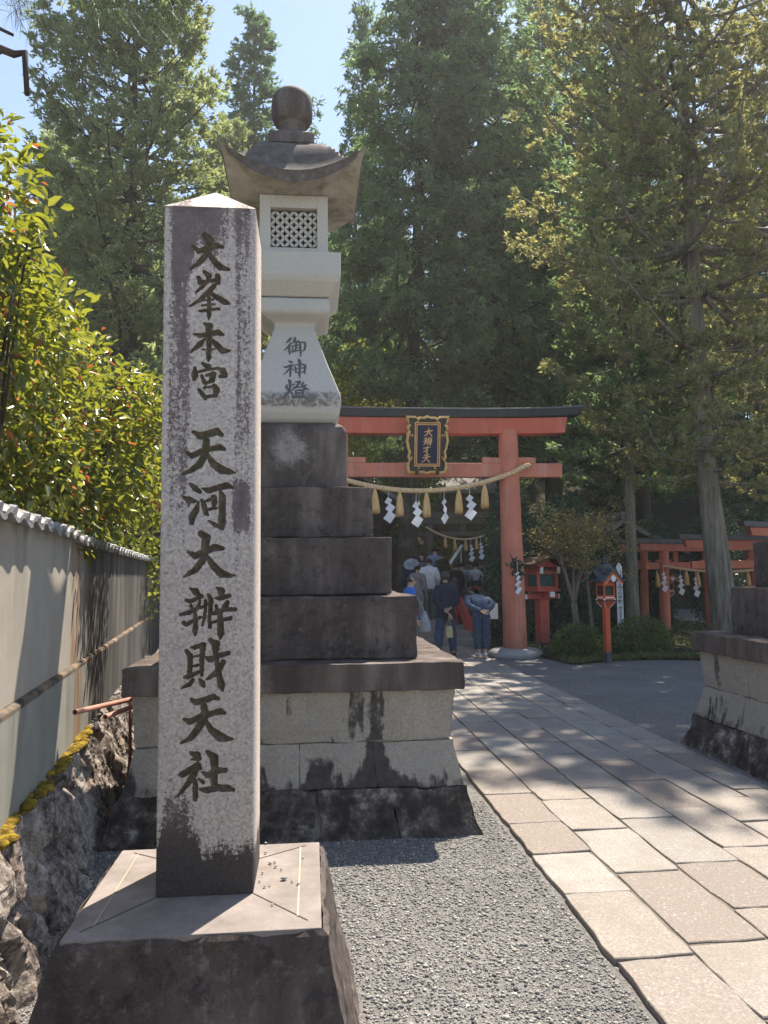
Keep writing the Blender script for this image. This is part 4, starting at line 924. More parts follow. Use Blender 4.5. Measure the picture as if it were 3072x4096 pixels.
# ================================================================== red wooden lanterns, white post
M['white'] = plain("white_paint", (.74,.73,.70), .6, .3, .06, 6); M['copper'] = plain("dark_patina_copper", (.050,.066,.072), .6, .4, .35, 7, .1)
M['net'] = plain("green_wire_screen", (.030,.085,.075), .6, .3, .3, 40); M['blackm'] = plain("black_metal", (.02,.022,.025), .5, .4)
def m_bark_roof():
    n = N("cedar_bark_roof", .9, .1)
    c = n.ramp(n.noise(1, 5, .7, n.stretch((9, 3, 9))), [(.3, (.035,.022,.018)), (.55, (.10,.065,.05)), (.75, (.20,.145,.115))])
    return n.done(c, None, n.bump(n.noise(30, 4), .6, .01))
M['barkroof'] = m_bark_roof()
def hip_rings(mb, rings, y0=None): mb.loops(rings)
def box_lantern(loc, rz, label, group):
    """square post lantern with a spreading bark roof and white tipped brackets"""
    red = m_red("lantern_red", (.46,.085,.058), .3)
    t = thing("wooden_lantern", label, "lantern", loc, rz, group)
    b = MB(); b.box(-.115,.115,-.115,.115,.10,1.05); b.build("post", red, t, bevel=.012)
    b = MB(); b.box(-.121,.121,-.121,.121,-.02,.10); b.build("post_shoe", M['blackm'], t)
    for k, (sx, sy) in enumerate(((1,0),(0,1))):
        b = MB(); o_ = .0 if k == 0 else .085
        if sx: b.box(-.40,.40,-.055,.055,1.052,1.15)
        else: b.box(-.055,.055,-.40,.40,1.10,1.21)
        o = b.build("bracket_arm", red, t, bevel=.005)
        w = MB()
        for s in (-1, 1):
            if sx: w.box(*sorted((s*.4005, s*.424)), -.057,.057,1.05,1.152)
            else: w.box(-.057,.057,*sorted((s*.4005, s*.424)),1.098,1.212)
        w.build("white_tip", M['white'], o)
    b = MB(); b.box(-.29,.29,-.29,.29,1.215,1.265); b.build("base_frame", red, t, bevel=.004)
    b = MB()
    for sx in (-1, 1):
        for sy in (-1, 1): b.box(*sorted((sx*.255, sx*.20)), *sorted((sy*.255, sy*.20)), 1.268, 1.66)
    for z0, z1 in ((1.268,1.32),(1.585,1.66)):
        b.box(-.20,.20,-.252,-.205,z0,z1); b.box(-.20,.20,.205,.252,z0,z1); b.box(-.252,-.205,-.20,.20,z0,z1); b.box(.205,.252,-.20,.20,z0,z1)
    bx = b.build("box_frame", red, t)
    b = MB(); b.box(-.20,.20,-.20,.20,1.30,1.60); b.build("screen", M['net'], bx)
    b = MB()
    for k in range(4):
        c, s = [(1,0),(0,1),(-1,0),(0,-1)][k]
        for u in np.linspace(-.15,.15,5): q = [(u-.004,-.208),(u+.004,-.208),(u+.004,-.2005),(u-.004,-.2005)]; b.loops([[(x*c-y*s,x*s+y*c,z) for x,y in q] for z in (1.32,1.585)])
        for z in np.linspace(1.36,1.55,4): q = [(-.2,-.209),(.2,-.209),(.2,-.2005),(-.2,-.2005)]; b.loops([[(x*c-y*s,x*s+y*c,zz) for x,y in q] for zz in (z-.004,z+.004)])
    b.build("grille", M['net'], bx)
    b = MB()
    for x in (-.215,.215):
        b.box(x-.035,x+.035,-.34,.34,1.665,1.74)
    o = b.build("rafter", red, t); w = MB()
    for x in (-.215,.215):
        for s in (-1, 1): w.box(x-.037,x+.037,*sorted((s*.3405, s*.362)),1.60,1.742)
    w.build("white_tip", M['white'], o)
    b = MB(); b.prism([(-.30,1.745),(.30,1.745),(0,1.90)], lambda u, v, d: (u, d, v), -.24, .24); b.build("gable", red, t)
    b = MB(); rings = []
    for i in range(17):
        q = i/16*2-1; x = q*.52; z = 1.925 - .22*abs(q)**1.25 + .05*abs(q)**5
        rings.append([(x,-.46,z),(x,.46,z),(x,.44,z+.055),(x,-.44,z+.055)])
    b.loops(rings); b.box(-.05,.05,-.47,.47,1.965,2.01); o = b.build("roof", M['barkroof'], t); rough(o, .12, .010, 8, 2)
    return t
box_lantern((5.01,16.55,0), R(16), "large weathered red lantern with green screens and bark roof right of the gate pillar", None)
def slim_lantern(loc, rz, label, group=None, s=1.0, dull=False):
    """slender vermilion lantern: gabled copper roof, barred windows, flared corbel"""
    red = M['ver2'] if dull else M['orange']
    t = thing("wooden_lantern", label, "lantern", loc, rz, group); t.scale = (s,)*3
    b = MB(); b.box(-.062,.062,-.062,.062,.19,1.10); b.build("post", red, t, bevel=.006)
    b = MB(); b.box(-.066,.066,-.066,.066,-.02,.19); b.build("post_shoe", plain("slate_shoe", (.06,.07,.085), .6), t, bevel=.004)
    b = MB(); b.lathe([(.98,.066),(1.02,.085),(1.07,.130),(1.10,.160)], sq=True); b.build("corbel", red, t)
    b = MB()
    for sx in (-1, 1):
        for sy in (-1, 1): b.tube([(sx*.070,sy*.070,.985),(sx*.10,sy*.10,1.03),(sx*.150,sy*.150,1.085)], .008, 5)
    b.build("white_trim", M['white'], t)
    b = MB(); b.box(-.185,.185,-.185,.185,1.102,1.118); b.build("sill_board", M['blackm'], t)
    b = MB()
    for sx in (-1, 1):
        for sy in (-1, 1): b.box(*sorted((sx*.150, sx*.118)), *sorted((sy*.150, sy*.118)), 1.120, 1.43)
    for z0, z1 in ((1.120,1.205),(1.37,1.43)):
        b.box(-.118,.118,-.148,-.12,z0,z1); b.box(-.118,.118,.12,.148,z0,z1); b.box(-.148,-.12,-.118,.118,z0,z1); b.box(.12,.148,-.118,.118,z0,z1)
    bx = b.build("box_frame", red, t)
    b = MB(); b.box(-.105,.105,-.105,.105,1.20,1.38); b.build("inner_lining", plain("dim_pane", (.045,.06,.06), .4, .5), bx)
    b = MB()
    for u in np.linspace(-.09,.09,7):
        for y in (-.132,.132): b.box(u-.004,u+.004,y-.004,y+.004,1.205,1.37); b.box(y-.004,y+.004,u-.004,u+.004,1.205,1.37)
    b.build("window_bars", M['blackm'], bx)
    b = MB()
    for y in (-.151,.151):
        b.box(-.11,.11,y-.004,y+.004,1.150,1.172)
        b.box(y-.004,y+.004,-.11,.11,1.150,1.172)
    for sx in (-1, 1):
        for sy in (-1, 1): b.box(sx*.14-.02,sx*.14+.02,sy*.14-.02,sy*.14+.02,1.1185,1.142)
    b.build("white_trim", M['white'], bx)
    for s_ in (-1, 1):                                       # gable front with upturned barge boards
        b = MB(); q = [(-.275,1.405),(-.24,1.395),(-.12,1.475),(0,1.565),(.12,1.475),(.24,1.395),(.275,1.405),(.255,1.435),(.13,1.53),(0,1.63),(-.13,1.53),(-.255,1.435)]
        b.prism(q, lambda u, v, d: (u, d, v), s_*.30-.012, s_*.30+.012); o = b.build("barge_board", red, t)
        b = MB()
        for a, c in (((-.238,1.394),(-.01,1.560)),((.238,1.394),(.01,1.560))): b.tube([(a[0],s_*.313,a[1]),((a[0]+c[0])/2,s_*.313,(a[1]+c[1])/2-.008),(c[0],s_*.313,c[1])], .005, 4)
        b.build("gilt_trim", plain("trim_gilt", (.75,.62,.42), .5), o)
        b = MB(); q = [(0,1.56),(-.04,1.53),(-.075,1.515),(-.05,1.485),(-.055,1.465),(-.02,1.455),(0,1.435),(.02,1.455),(.055,1.465),(.05,1.485),(.075,1.515),(.04,1.53)]
        b.prism(q, lambda u, v, d: (u, d, v), s_*.315-.008, s_*.315+.008); b.build("gable_pendant", M['white'], o)
        b = MB(); b.prism([(-.145,1.432),(.145,1.432),(.02,1.54),(-.02,1.54)], lambda u, v, d: (u, d, v), s_*.145-.006, s_*.145+.006); b.build("gable_panel", red, t)
    b = MB(); rings = []
    for i in range(21):
        q = i/20*2-1; x = q*.31; z = 1.64 - .245*abs(q)**.95 + .05*abs(q)**4; rings.append([(x,-.325,z),(x,.325,z),(x,.32,z+.022),(x,-.32,z+.022)])
    b.loops(rings); ro = b.build("roof", M['copper'], t)
    b = MB(); rings = []                                     # cross roof, stepping up towards the crown
    for i in range(21):
        q = i/20*2-1; y = q*.30; z = 1.63 - .23*abs(q)**.95 + .05*abs(q)**4; rings.append([(-.325,y,z+.002),(.325,y,z+.002),(.32,y,z+.026),(-.32,y,z+.026)])
    b.loops(rings); b.build("cross_roof", M['copper'], ro)
    b = MB(); b.lathe([(1.60,.150),(1.665,.135),(1.67,.16),(1.685,.16),(1.72,.115),(1.765,.072),(1.775,.085),(1.785,.085)], sq=True); b.build("crown_roof", M['copper'], ro, bevel=.003)
    b = MB(); b.lathe([(1.786,.030),(1.80,.034),(1.815,.028),(1.83,.046),(1.85,.050),(1.872,.036),(1.89,.012),(1.90,.001)], n=14); b.build("finial", M['copper'], ro, smooth=True)
    return t
_sl = slim_lantern((5.235,13.42,0), R(14), "slender bright orange red lantern with stepped dark copper roof standing among the clipped bushes"); _sl.scale = (.78,.78,1)
slim_lantern((9.45,19.9,0), R(8), "dull red lantern seen between the pillars of the small red gates", None, .95, True)
# white wooden post with brush writing
def white_post():
    t = thing("white_post", "weathered white square post with vertical black writing behind the orange red lantern", "post", (6.47,15.8,0), R(-17))
    n = N("old_white_paint", .7, .25); x, y, z = n.xyz()
    c = n.ramp(n.noise(5, 5, .7), [(.3, (.55,.55,.54)), (.6, (.70,.69,.67))])
    c = n.mix(n.math('MULTIPLY', n.sstep(n.math('ADD', z, n.math('MULTIPLY', n.noise(7, 4), .4)), .7, .2), .6), c, (.30,.32,.22))
    b = MB(); b.lathe([(-.05,.062),(1.73,.060),(1.825,.001)], sq=True); b.build("shaft", n.done(c), t, bevel=.004)
    ink = plain("ink", (.02,.02,.022), .8)
    bmv = MB()
    def text(body, x, ztop, size, step):
        for k, ch in enumerate(body):
            cu = bpy.data.curves.new("glyph", 'FONT'); cu.body = ch; cu.size = size; cu.align_x = 'CENTER'; cu.offset = .002
            o = bpy.data.objects.new("glyph", cu); COL.objects.link(o); bpy.context.view_layer.update()
            me = bpy.data.meshes.new_from_object(o.evaluated_get(bpy.context.evaluated_depsgraph_get()))
            base = [(x+v.co.x, -.0625, ztop - k*step + v.co.y) for v in me.vertices]
            bmv.add(base, [tuple(p.vertices) for p in me.polygons]); bpy.data.objects.remove(o); bpy.data.meshes.remove(me); bpy.data.curves.remove(cu)
    text("世界人類の平和", 0, 1.49, .092, .088); text("を祈りますように", 0, .90, .066, .060)
    bmv.build("writing", ink, t, fix=False)
    return t
white_post()
# ================================================================== inner precinct: steps, bridge, stone torii, buildings
M['stepstone'] = m_granite("step_granite", (.23,.215,.195)); M['wood'] = plain("weathered_boards", (.115,.080,.058), .85, .15, .35, 3, .3); M['darkwood'] = plain("dark_timber", (.045,.033,.028), .85, .15, .3, 4)
M['greystone'] = m_granite("old_torii_stone", (.125,.105,.082)); M['shingle'] = plain("grey_shingle", (.21,.20,.19), .85, .2, .3, 3, .4)
rg = random.Random(14)
mb = MB(); wid = 3.0
for k, (y, z) in enumerate(((16.95,.17),(17.35,.33),(17.75,.43))):
    x = .55
    while x < 3.75:
        w_ = rg.uniform(.55,1.0); x2 = min(3.78, x+w_); mb.box(x+.006, x2-.006, y, (17.35,17.75,19.0)[k]+.02, -.02+.001*k, z-.002*k); x = x2
tag(mb.build("stone_steps", M['stepstone'], bevel=.015), "low grey stone steps beyond the large red gate", "steps")
o = [q for q in COL.objects if q.name == "stone_steps"][0]; rough(o, .25, .012, 4, 1)
mb = MB(); mb.box(-.5, 6.5, 19.0, 26.0, -.05, .60); tag(mb.build("upper_terrace", M['soil']), kind="structure")
mb = MB(); mb.box(.9, 2.95, 18.35, 19.02, .40, .52); mb.box(.9, 2.95, 18.85, 20.4, .41, .66); tag(mb.build("stone_steps", M['stepstone'], bevel=.01), "broad upper stone steps where the visitors gather", "steps")
# red arched bridge
def bridge():
    t = thing("arched_bridge", "small red arched bridge with dark metal post caps beyond the gate", "bridge", (3.72,19.2,0))
    red = m_red("bridge_red", (.34,.045,.032), .12, False); zd = lambda y: .34 + .22*math.cos(max(-1.4, min(1.4, (y-.6)/1.35)))
    b = MB(); b.grid(9, 14, lambda u, v: (-.42+.84*u, -1.35+3.4*v, zd(-1.35+3.4*v))); b.grid(9, 14, lambda u, v: (.42-.84*u, -1.35+3.4*v, zd(-1.35+3.4*v)-.10)); b.build("deck", M['darkwood'], t)
    capm = plain("dark_bronze", (.028,.03,.034), .35, .6)
    for sx, dx in ((-1, .10), (1, 0)):
        for k, y in enumerate((-1.2, .75)):
            x = sx*.36 + .12*k*(1 if sx < 0 else .6); zb = (.40, .62)[k]; top = (1.27 if sx < 0 else 1.12, 1.50 if sx < 0 else 1.22)[k]
            b = MB(); b.lathe([(zb-.45,.085),(top,.085)], (x,y,0), 16); p = b.build("post", red, t)
            b = MB(); b.lathe([(top,.088),(top+.05,.090),(top+.055,.082),(top+.10,.080),(top+.105,.090),(top+.125,.090),(top+.13,.060),(top+.145,.060),(top+.16,.078),(top+.20,.083),(top+.235,.066),(top+.26,.030),(top+.285,.001)], (x,y,0), 16); b.build("post_cap", capm, p, smooth=True)
        x0 = sx*.36
        for h, r in ((.62,.042),(.32,.035)):
            b = MB(); b.tube([(x0+.03*i, -1.2+1.95*i/6, zd(-1.2+1.95*i/6)+h+.08) for i in range(7)], r, 8); b.build("rail", red, t)
    for z0, z1, y0, hh in ((.95,1.06,-1.3,.10),):                 # flared sleeve rail coming down beside the steps
        b = MB(); rings = []
        for i, (y, z, x) in enumerate(((-1.25,1.10,-.30),(-1.42,1.03,-.26),(-1.58,.86,-.22),(-1.68,.66,-.20),(-1.80,.52,-.17))):
            rings.append([(x-.02,y,z-.42),(x+.05,y,z-.42),(x+.05,y,z),(x-.02,y,z)])
        b.loops(rings); b.build("sleeve_rail", red, t)
        b = MB(); rings = []
        for i, (y, z, x) in enumerate(((-1.30,.86,-.27),(-1.55,.62,-.20),(-1.72,.42,-.14),(-1.95,.38,.06))):
            rings.append([(x-.05,y-.03,z-.12),(x+.10,y-.03,z-.12),(x+.10,y,z+.10),(x-.05,y,z+.10)])
        b.loops(rings); b.build("sleeve_rail", red, t)
    return t
bridge()
# handrail: the sun glint on its metal is painted in as plain white
hm = N("polished_steel", .18, .5); hm.b.inputs["Metallic"].default_value = 1.0
_hn = Vector((.10,-.93,.33)).normalized(); _hd = Vector((.43,.05,.60)); _hd = (_hd-_hn*_hd.dot(_hn)).normalized(); _hx = _hd.cross(_hn)
mb = MB(); mb.obox((4.32,22.9,2.21), .085, .02, .76, Matrix((_hx, -_hn, _hd)).transposed()); mb.tube([(4.14,22.95,1.95),(4.14,22.95,.55)], .012, 6); mb.tube([(4.49,22.98,2.45),(4.49,22.98,1.2)], .012, 6)
tag(mb.build("handrail", plain("painted_rail_glint", (.88,.87,.84), .35, .6, .04)), "sloping handrail under the stone gate, coloured white for a sun glint", "handrail")
def stone_torii():
    t = thing("stone_gate", "weathered grey stone gate beyond the bridge, hung with a thin straw rope", "torii", (4.56,23.0,.5))
    for s in (-1, 1):
        b = MB(); b.loops([[(s*(1.05-.03*q)+(.135-.012*q)*math.cos(.3927*j), (.135-.012*q)*math.sin(.3927*j), q*2.72-.1) for j in range(16)] for q in (0,.33,.66,1)]); b.build("pillar", M['greystone'], t, smooth=True)
    b = MB(); b.box(-1.58,1.58,-.10,.10,2.262,2.395); b.build("tie_beam", M['greystone'], t, bevel=.01)
    b = MB(); beam_curve(b, 1.72, 2.625, 2.78, .13, .14, .03); b.build("lintel", M['greystone'], t, bevel=.01)
    b = MB(); beam_curve(b, 1.80, 2.785, 2.98, .17, .19, .04); b.build("top_beam", M['greystone'], t, bevel=.01)
    b = MB(); b.box(-.09,.09,-.08,.08,2.398,2.62); b.build("strut", M['greystone'], t)
    return t
stone_torii()
def r2(x): return 2.655 + .30*(x-4.56)**2*.95
twisted_rope("straw_rope", [(x, 22.82, r2(x)) for x in np.linspace(3.40, 5.72, 90)], .030, 20, "thin straw rope hung across the old grey stone gate")
lbs = ["dull straw tassel on the stone gate rope nearest its left pillar","dull straw tassel second along the stone gate rope","dull straw tassel above the white handrail","dull straw tassel between two streamers on the stone gate rope","dull straw tassel at the right of the stone gate rope"]
for x, lb in zip((3.98,4.27,4.60,4.93,5.24), lbs):
    o = t0.copy(); COL.objects.link(o); o.scale = (.72,.72,.72); o.location = (x,22.80,r2(x)-.03); tag(o, lb, "tassel", "straw tassels on the stone gate rope")
for x, lb in zip((4.76,5.06), ("white paper streamer left of the last tassel pair on the stone gate","white paper streamer between the last two tassels on the stone gate")):
    o = s0.copy(); COL.objects.link(o); o.location = (x,22.79,r2(x)-.01); tag(o, lb, "paper streamer", "paper streamers on the stone gate rope")
mb = MB()
for k in range(9): mb.box(4.0-.0*k, 7.6, 23.4+.42*k, 27.5, .50+.16*k-.001*k, .66+.16*k)
o = mb.build("stone_stairs", plain("worn_stairs", (.24,.185,.14), .85, .2, .3, 5, .3), bevel=.012); tag(o, "broad worn stone stairs climbing to the hall behind the stone gate", "stairs")
mb = MB(); mb.obox((5.05,25.1,1.42), 1.0, .30, .10, Matrix.Rotation(.2,3,'Z')); mb.box(4.75,4.87,25.0,25.15,1.0,1.38); mb.box(5.25,5.37,25.05,25.2,1.0,1.38); tag(mb.build("stone_bench", M['greystone'], bevel=.02), "low flat stone bench at the top of the worn stairs", "bench")
def hall(name, loc, rz, W, D, H, ridge, over, label, roofm, wallm, group=None):
    t = thing(name, label, "building", loc, rz, group)
    b = MB(); b.box(-W/2,W/2,-D/2,D/2,-.3,H); wl_ = b.build("wall", wallm, t)
    b = MB()
    for x in np.linspace(-W/2, W/2, max(4, int(W/.22))): b.box(x-.035,x+.035,-D/2-.03,-D/2-.001,-.3,H)
    b.build("batten", wallm, wl_)
    b = MB(); b.prism([(-D/2,H),(D/2,H),(0,H+ridge-.1)], lambda u, v, d: (d, u, v), -W/2+.02, W/2-.02); b.build("gable", wallm, t)
    b = MB(); rings = []
    for i in range(19):
        q = i/18*2-1; y = q*(D/2+over); z = H+ridge - (ridge+.12)*abs(q)**.86 + .10*abs(q)**4
        rings.append([(-W/2-over,y,z),(W/2+over,y,z),(W/2+over,y,z+.14),(-W/2-over,y,z+.14)])
    b.loops(rings); rf = b.build("roof", roofm, t)
    b = MB(); b.box(-W/2-over-.05,W/2+over+.05,-.14,.14,H+ridge+.10,H+ridge+.30); b.build("ridge", roofm, rf)
    return t
hall("shrine_hall", (6.1,29.5,1.6), 0, 2.6, 2.6, 3.0, 1.2, .35, "dark wooden hall with vertical boards behind the stone gate", M['shingle'], M['wood'])
hall("shrine_building", (9.3,23.4,0), R(88), 1.9, 3.0, 2.15, .95, .45, "small grey gabled building behind the straight tree trunk", M['shingle'], M['darkwood'])
hall("shrine_building", (.6,27.5,0), R(78), 4.2, 4.4, 3.9, 2.2, .7, "old building with sloping shingle roof among trees above the gate's left end", M['shingle'], M['darkwood'])
# white notice board near the bowing visitor
t = thing("notice_board", "small white notice board beside the bowing visitor", "sign", (3.73,16.05,0))
b = MB(); b.box(-.17,.17,-.012,.012,.66,.98); b.build("panel", M['white'], t); b = MB(); b.box(-.19,.19,-.02,.02,.985,1.02); b.build("cap_rail", M['wood'], t)
b = MB(); b.box(-.02,.02,.013,.045,0,.95); b.build("post", M['wood'], t)
# ================================================================== people
def skin_body(J, E, rad):
    me = bpy.data.meshes.new("body"); names = list(J); ix = {n: i for i, n in enumerate(names)}
    me.from_pydata([J[n] for n in names], [(ix[a], ix[b]) for a, b in E], [])
    o = bpy.data.objects.new("tmp", me); COL.objects.link(o)
    sk = o.modifiers.new("skin", 'SKIN'); sk.use_smooth_shade = True; sk.branch_smoothing = .6
    for n in names:
        r = rad[n]; me.skin_vertices[0].data[ix[n]].radius = r if hasattr(r, '__len__') else (r, r)
    for d in me.skin_vertices[0].data: d.use_root = False
    me.skin_vertices[0].data[ix['pelvis']].use_root = True
    ss = o.modifiers.new("sub", 'SUBSURF'); ss.levels = 2; ss.render_levels = 2
    bpy.context.view_layer.update()
    out = bpy.data.meshes.new_from_object(o.evaluated_get(bpy.context.evaluated_depsgraph_get()))
    bpy.data.objects.remove(o); return out
SKIN = plain("skin", (.46,.29,.21), .6, .3, .06); HAIR = plain("black_hair", (.012,.010,.010), .45, .4, .2, 60)
_cloth = {}
def cloth(name, col, pat=None):
    if name in _cloth: return _cloth[name]
    n = N(name, .9, .1); c = n.ramp(n.noise(9, 5, .65), [(.3, [v*.75 for v in col]), (.7, [min(1, v*1.2) for v in col])])
    if pat == 'dots': c = n.mix(n.sstep(n.vor(48, None, "Distance"), .30, .20), c, (.30,.36,.46))
    if pat == 'plaid':
        x, y, z = n.xyz(); a = n.math('SINE', n.math('MULTIPLY', x, 150)); b_ = n.math('SINE', n.math('MULTIPLY', z, 150)); c = n.mix(n.lin(n.math('ADD', a, b_), -1, 1.6, 0, .55), c, (.10,.13,.24))
    if pat == 'denim': c = n.mix(n.math('MULTIPLY', n.sstep(n.noise(4, 3), .5, .7), .5), c, [v*1.7 for v in col])
    _cloth[name] = n.done(c, None, n.bump(n.noise(14, 4, .6), .5, .02)); return _cloth[name]
def person(label, loc, rz, H, top, bottom, shoes, over={}, hair='short', hair_m=HAIR, top_name="shirt", bottom_name="trousers", sleeve=1.0, hem=.12, face=False, fingers=True, bulk=1.0, group=None, leg_hem=.93):
    J = dict(pelvis=(0,0,.93), spine=(0,-.005,1.08), chest=(0,0,1.26), neckb=(0,-.01,1.41), neck=(0,.005,1.455), jaw=(0,.03,1.50), skull=(0,.012,1.575), crown=(0,-.005,1.635), nose=(0,.112,1.538))
    for s, n in ((1,'r'),(-1,'l')):
        J.update({'sh'+n:(s*.165,-.01,1.365),'el'+n:(s*.225,-.04,1.10),'wr'+n:(s*.235,.03,.87),'pa'+n:(s*.235,.05,.80),'hip'+n:(s*.085,0,.87),'kn'+n:(s*.095,.015,.48),'an'+n:(s*.10,-.02,.085),'to'+n:(s*.115,.13,.035),'he'+n:(s*.10,-.05,.04),'ear'+n:(s*.082,-.0,1.545)})
    J.update(over)
    E = [('pelvis','spine'),('spine','chest'),('chest','neckb'),('neckb','neck'),('neck','jaw'),('jaw','skull'),('skull','crown'),('jaw','nose')]
    rad = dict(pelvis=(.150*bulk,.115*bulk), spine=(.138*bulk,.10*bulk), chest=(.155*bulk,.108*bulk), neckb=(.075,.068), neck=(.052,.052), jaw=(.058,.066), skull=(.076,.090), crown=(.055,.062), nose=.012)
    seg = [('torso','pelvis','spine'),('torso','spine','chest'),('torso','chest','neckb'),('neck','neckb','neck'),('head','jaw','crown'),('head','neck','jaw'),('face','jaw','nose')]
    for n in 'rl':
        E += [('chest','sh'+n),('sh'+n,'el'+n),('el'+n,'wr'+n),('wr'+n,'pa'+n),('pelvis','hip'+n),('hip'+n,'kn'+n),('kn'+n,'an'+n),('an'+n,'to'+n),('an'+n,'he'+n),('skull','ear'+n)]
        rad.update({'sh'+n:.062*bulk,'el'+n:.041*bulk,'wr'+n:.029,'pa'+n:(.034,.020),'hip'+n:.095*bulk,'kn'+n:.066*bulk,'an'+n:.043,'to'+n:(.042,.030),'he'+n:.038,'ear'+n:(.008,.016)})
        seg += [('torso','chest','sh'+n),('uarm','sh'+n,'el'+n),('farm','el'+n,'wr'+n),('hand','wr'+n,'pa'+n),('thigh','hip'+n,'kn'+n),('shin','kn'+n,'an'+n),('foot','an'+n,'to'+n),('foot','an'+n,'he'+n)]
        if fingers:
            pa, wr = Vector(J['pa'+n]), Vector(J['wr'+n]); d = (pa-wr).normalized(); s = d.orthogonal().normalized() if abs(d.z) < .9 else Vector((0,1,0)); s = (s-d*s.dot(d)).normalized(); up = d.cross(s)
            for k, (o_, L) in enumerate(((-.024,.062),(-.008,.074),(.008,.070),(.024,.054))):
                a, b_, c_ = 'f%d%s'%(k,n), 'g%d%s'%(k,n), 'k%d%s'%(k,n)
                J[a] = pa+d*.028+s*o_; J[b_] = pa+d*(.028+L*.55)+s*o_*1.1+up*.010; J[c_] = pa+d*(.022+L*.9)+s*o_*1.1+up*.032
                E += [('pa'+n,a),(a,b_),(b_,c_)]; rad.update({a:.0095,b_:.0088,c_:.0075}); seg += [('hand',a,b_),('hand',b_,c_)]
            a, b_ = 't0'+n, 't1'+n; J[a] = wr.lerp(pa,.55)+s*-.036+up*.008; J[b_] = pa+s*-.052+d*.022+up*.02
            E += [('pa'+n,a),(a,b_)]; rad.update({a:.0115,b_:.009}); seg += [('hand',a,b_)]
    J = {k: tuple(v) for k, v in J.items()}
    me = skin_body(J, E, rad)
    nv = len(me.vertices); P = np.zeros(nv*3); me.vertices.foreach_get('co', P); P = P.reshape(-1,3); Nn = np.zeros(nv*3); me.vertices.foreach_get('normal', Nn); Nn = Nn.reshape(-1,3)
    best = np.full(nv, 9e9); lab = np.zeros(nv, int); tt = np.zeros(nv)
    for i, (nm, a, b_) in enumerate(seg):
        A, B = np.array(J[a]), np.array(J[b_]); d = B-A; t = np.clip(((P-A)@d)/(d@d+1e-9), 0, 1); ra = np.max(rad[a]); rb = np.max(rad[b_]); q = np.linalg.norm(P-A-t[:,None]*d, axis=1) - (ra+(rb-ra)*t)*.6
        m = q < best; best[m] = q[m]; lab[m] = i; tt[m] = t[m]
    L = np.array([s[0] for s in seg])[lab]
    t_ = thing("person", label, "person", loc, rz, group); k = H/1.70; t_.scale = (k,k,k)
    link_mesh("body", me, SKIN, t_)
    polys = [tuple(p.vertices) for p in me.polygons]
    def garment(name, mask, infl, mat, ease=None):
        fs = [f for f in polys if all(mask[v] for v in f)]
        if not fs: return
        u = sorted({v for f in fs for v in f}); mp = {v: i for i, v in enumerate(u)}
        inf = np.array([infl + (ease(v) if ease else 0) for v in u])
        V = P[u] + Nn[u]*inf[:,None]
        g = bpy.data.meshes.new(name); g.from_pydata([tuple(v) for v in V], [], [tuple(mp[i] for i in f) for f in fs]); g.update()
        g.polygons.foreach_set('use_smooth', [True]*len(g.polygons)); o = link_mesh(name, g, mat, t_)
        s = o.modifiers.new("thick", 'SOLIDIFY'); s.thickness = .008; s.offset = -1; return o
    torso = np.isin(L, ['torso']); thigh = L == 'thigh'
    tm = torso | ((L == 'uarm') & (tt <= min(1, sleeve*2))) | ((L == 'farm') & (tt <= max(0, sleeve*2-1)*.98)) | (thigh & (tt < hem)) | ((L == 'neck') & (tt < .35))
    garment(top_name, tm, .020, top, lambda v: .010*max(0, fbm(P[v], 9, 2)) + (.018*min(1, tt[v]/max(hem,.01)) if thigh[v] else 0))
    bm_ = thigh | ((L == 'shin') & (tt < leg_hem)) | (torso & (P[:,2] < J['pelvis'][2]+.04))
    garment(bottom_name, bm_, .012, bottom, lambda v: .010*max(0, fbm(P[v], 11, 2)) + (.014 if L[v] == 'shin' else 0))
    garment("shoes", (L == 'foot') | ((L == 'shin') & (tt > .97)), .010, shoes)
    hd = np.isin(L, ['head', 'face']); hc = np.array(J['skull']); fd = np.array(J['nose'])-np.array(J['jaw']); fd /= np.linalg.norm(fd); ud = np.array(J['crown'])-np.array(J['neck']); ud /= np.linalg.norm(ud)
    q = P-hc; f_ = q@fd; u_ = q@ud
    if hair == 'short': hm_ = hd & ((f_ < .018) & (u_ > -.055) | (u_ > .045)); infl = .016
    elif hair == 'long': hm_ = (hd | (L == 'neck')) & ((f_ < .022) | (u_ > .045)); infl = .024
    else: hm_ = hd & ((f_ < .01) & (u_ > -.045)); infl = .010
    ho = garment("hair", hm_, infl, hair_m)
    if face:
        for s in (-1, 1):
            side = np.cross(fd, ud); c = Vector(tuple(hc + fd*.080 + side*s*.030 + ud*(-.005))); b = MB()
            b.lathe([(-.008,.001),(-.005,.007),(0,.009),(.005,.007),(.008,.001)], c, 8); b.build("eye", HAIR, t_, smooth=True)
        c = hc + fd*.083 - ud*.082; b = MB(); sd = np.cross(fd, ud); b.tube([tuple(c-sd*.02), tuple(c+fd*.006), tuple(c+sd*.02)], .005, 6); b.build("mouth", plain("lips", (.35,.13,.11), .5), t_, smooth=True)
    return t_
def behind(s=1): return dict(elr=(.228,-.10,1.12), wrr=(.07,-.185,.93), par=(.015,-.205,.905), ell=(-.228,-.10,1.12), wrl=(-.06,-.175,.90), pal=(-.01,-.195,.86))
navy = cloth("navy_jacket", (.020,.030,.058)); denim = cloth("blue_denim", (.040,.072,.135), 'denim'); whites = plain("white_canvas", (.62,.63,.64), .8); blacks = plain("black_leather", (.02,.02,.02), .5)
CAPM = plain("dark_grey_cap", (.045,.048,.055), .9)
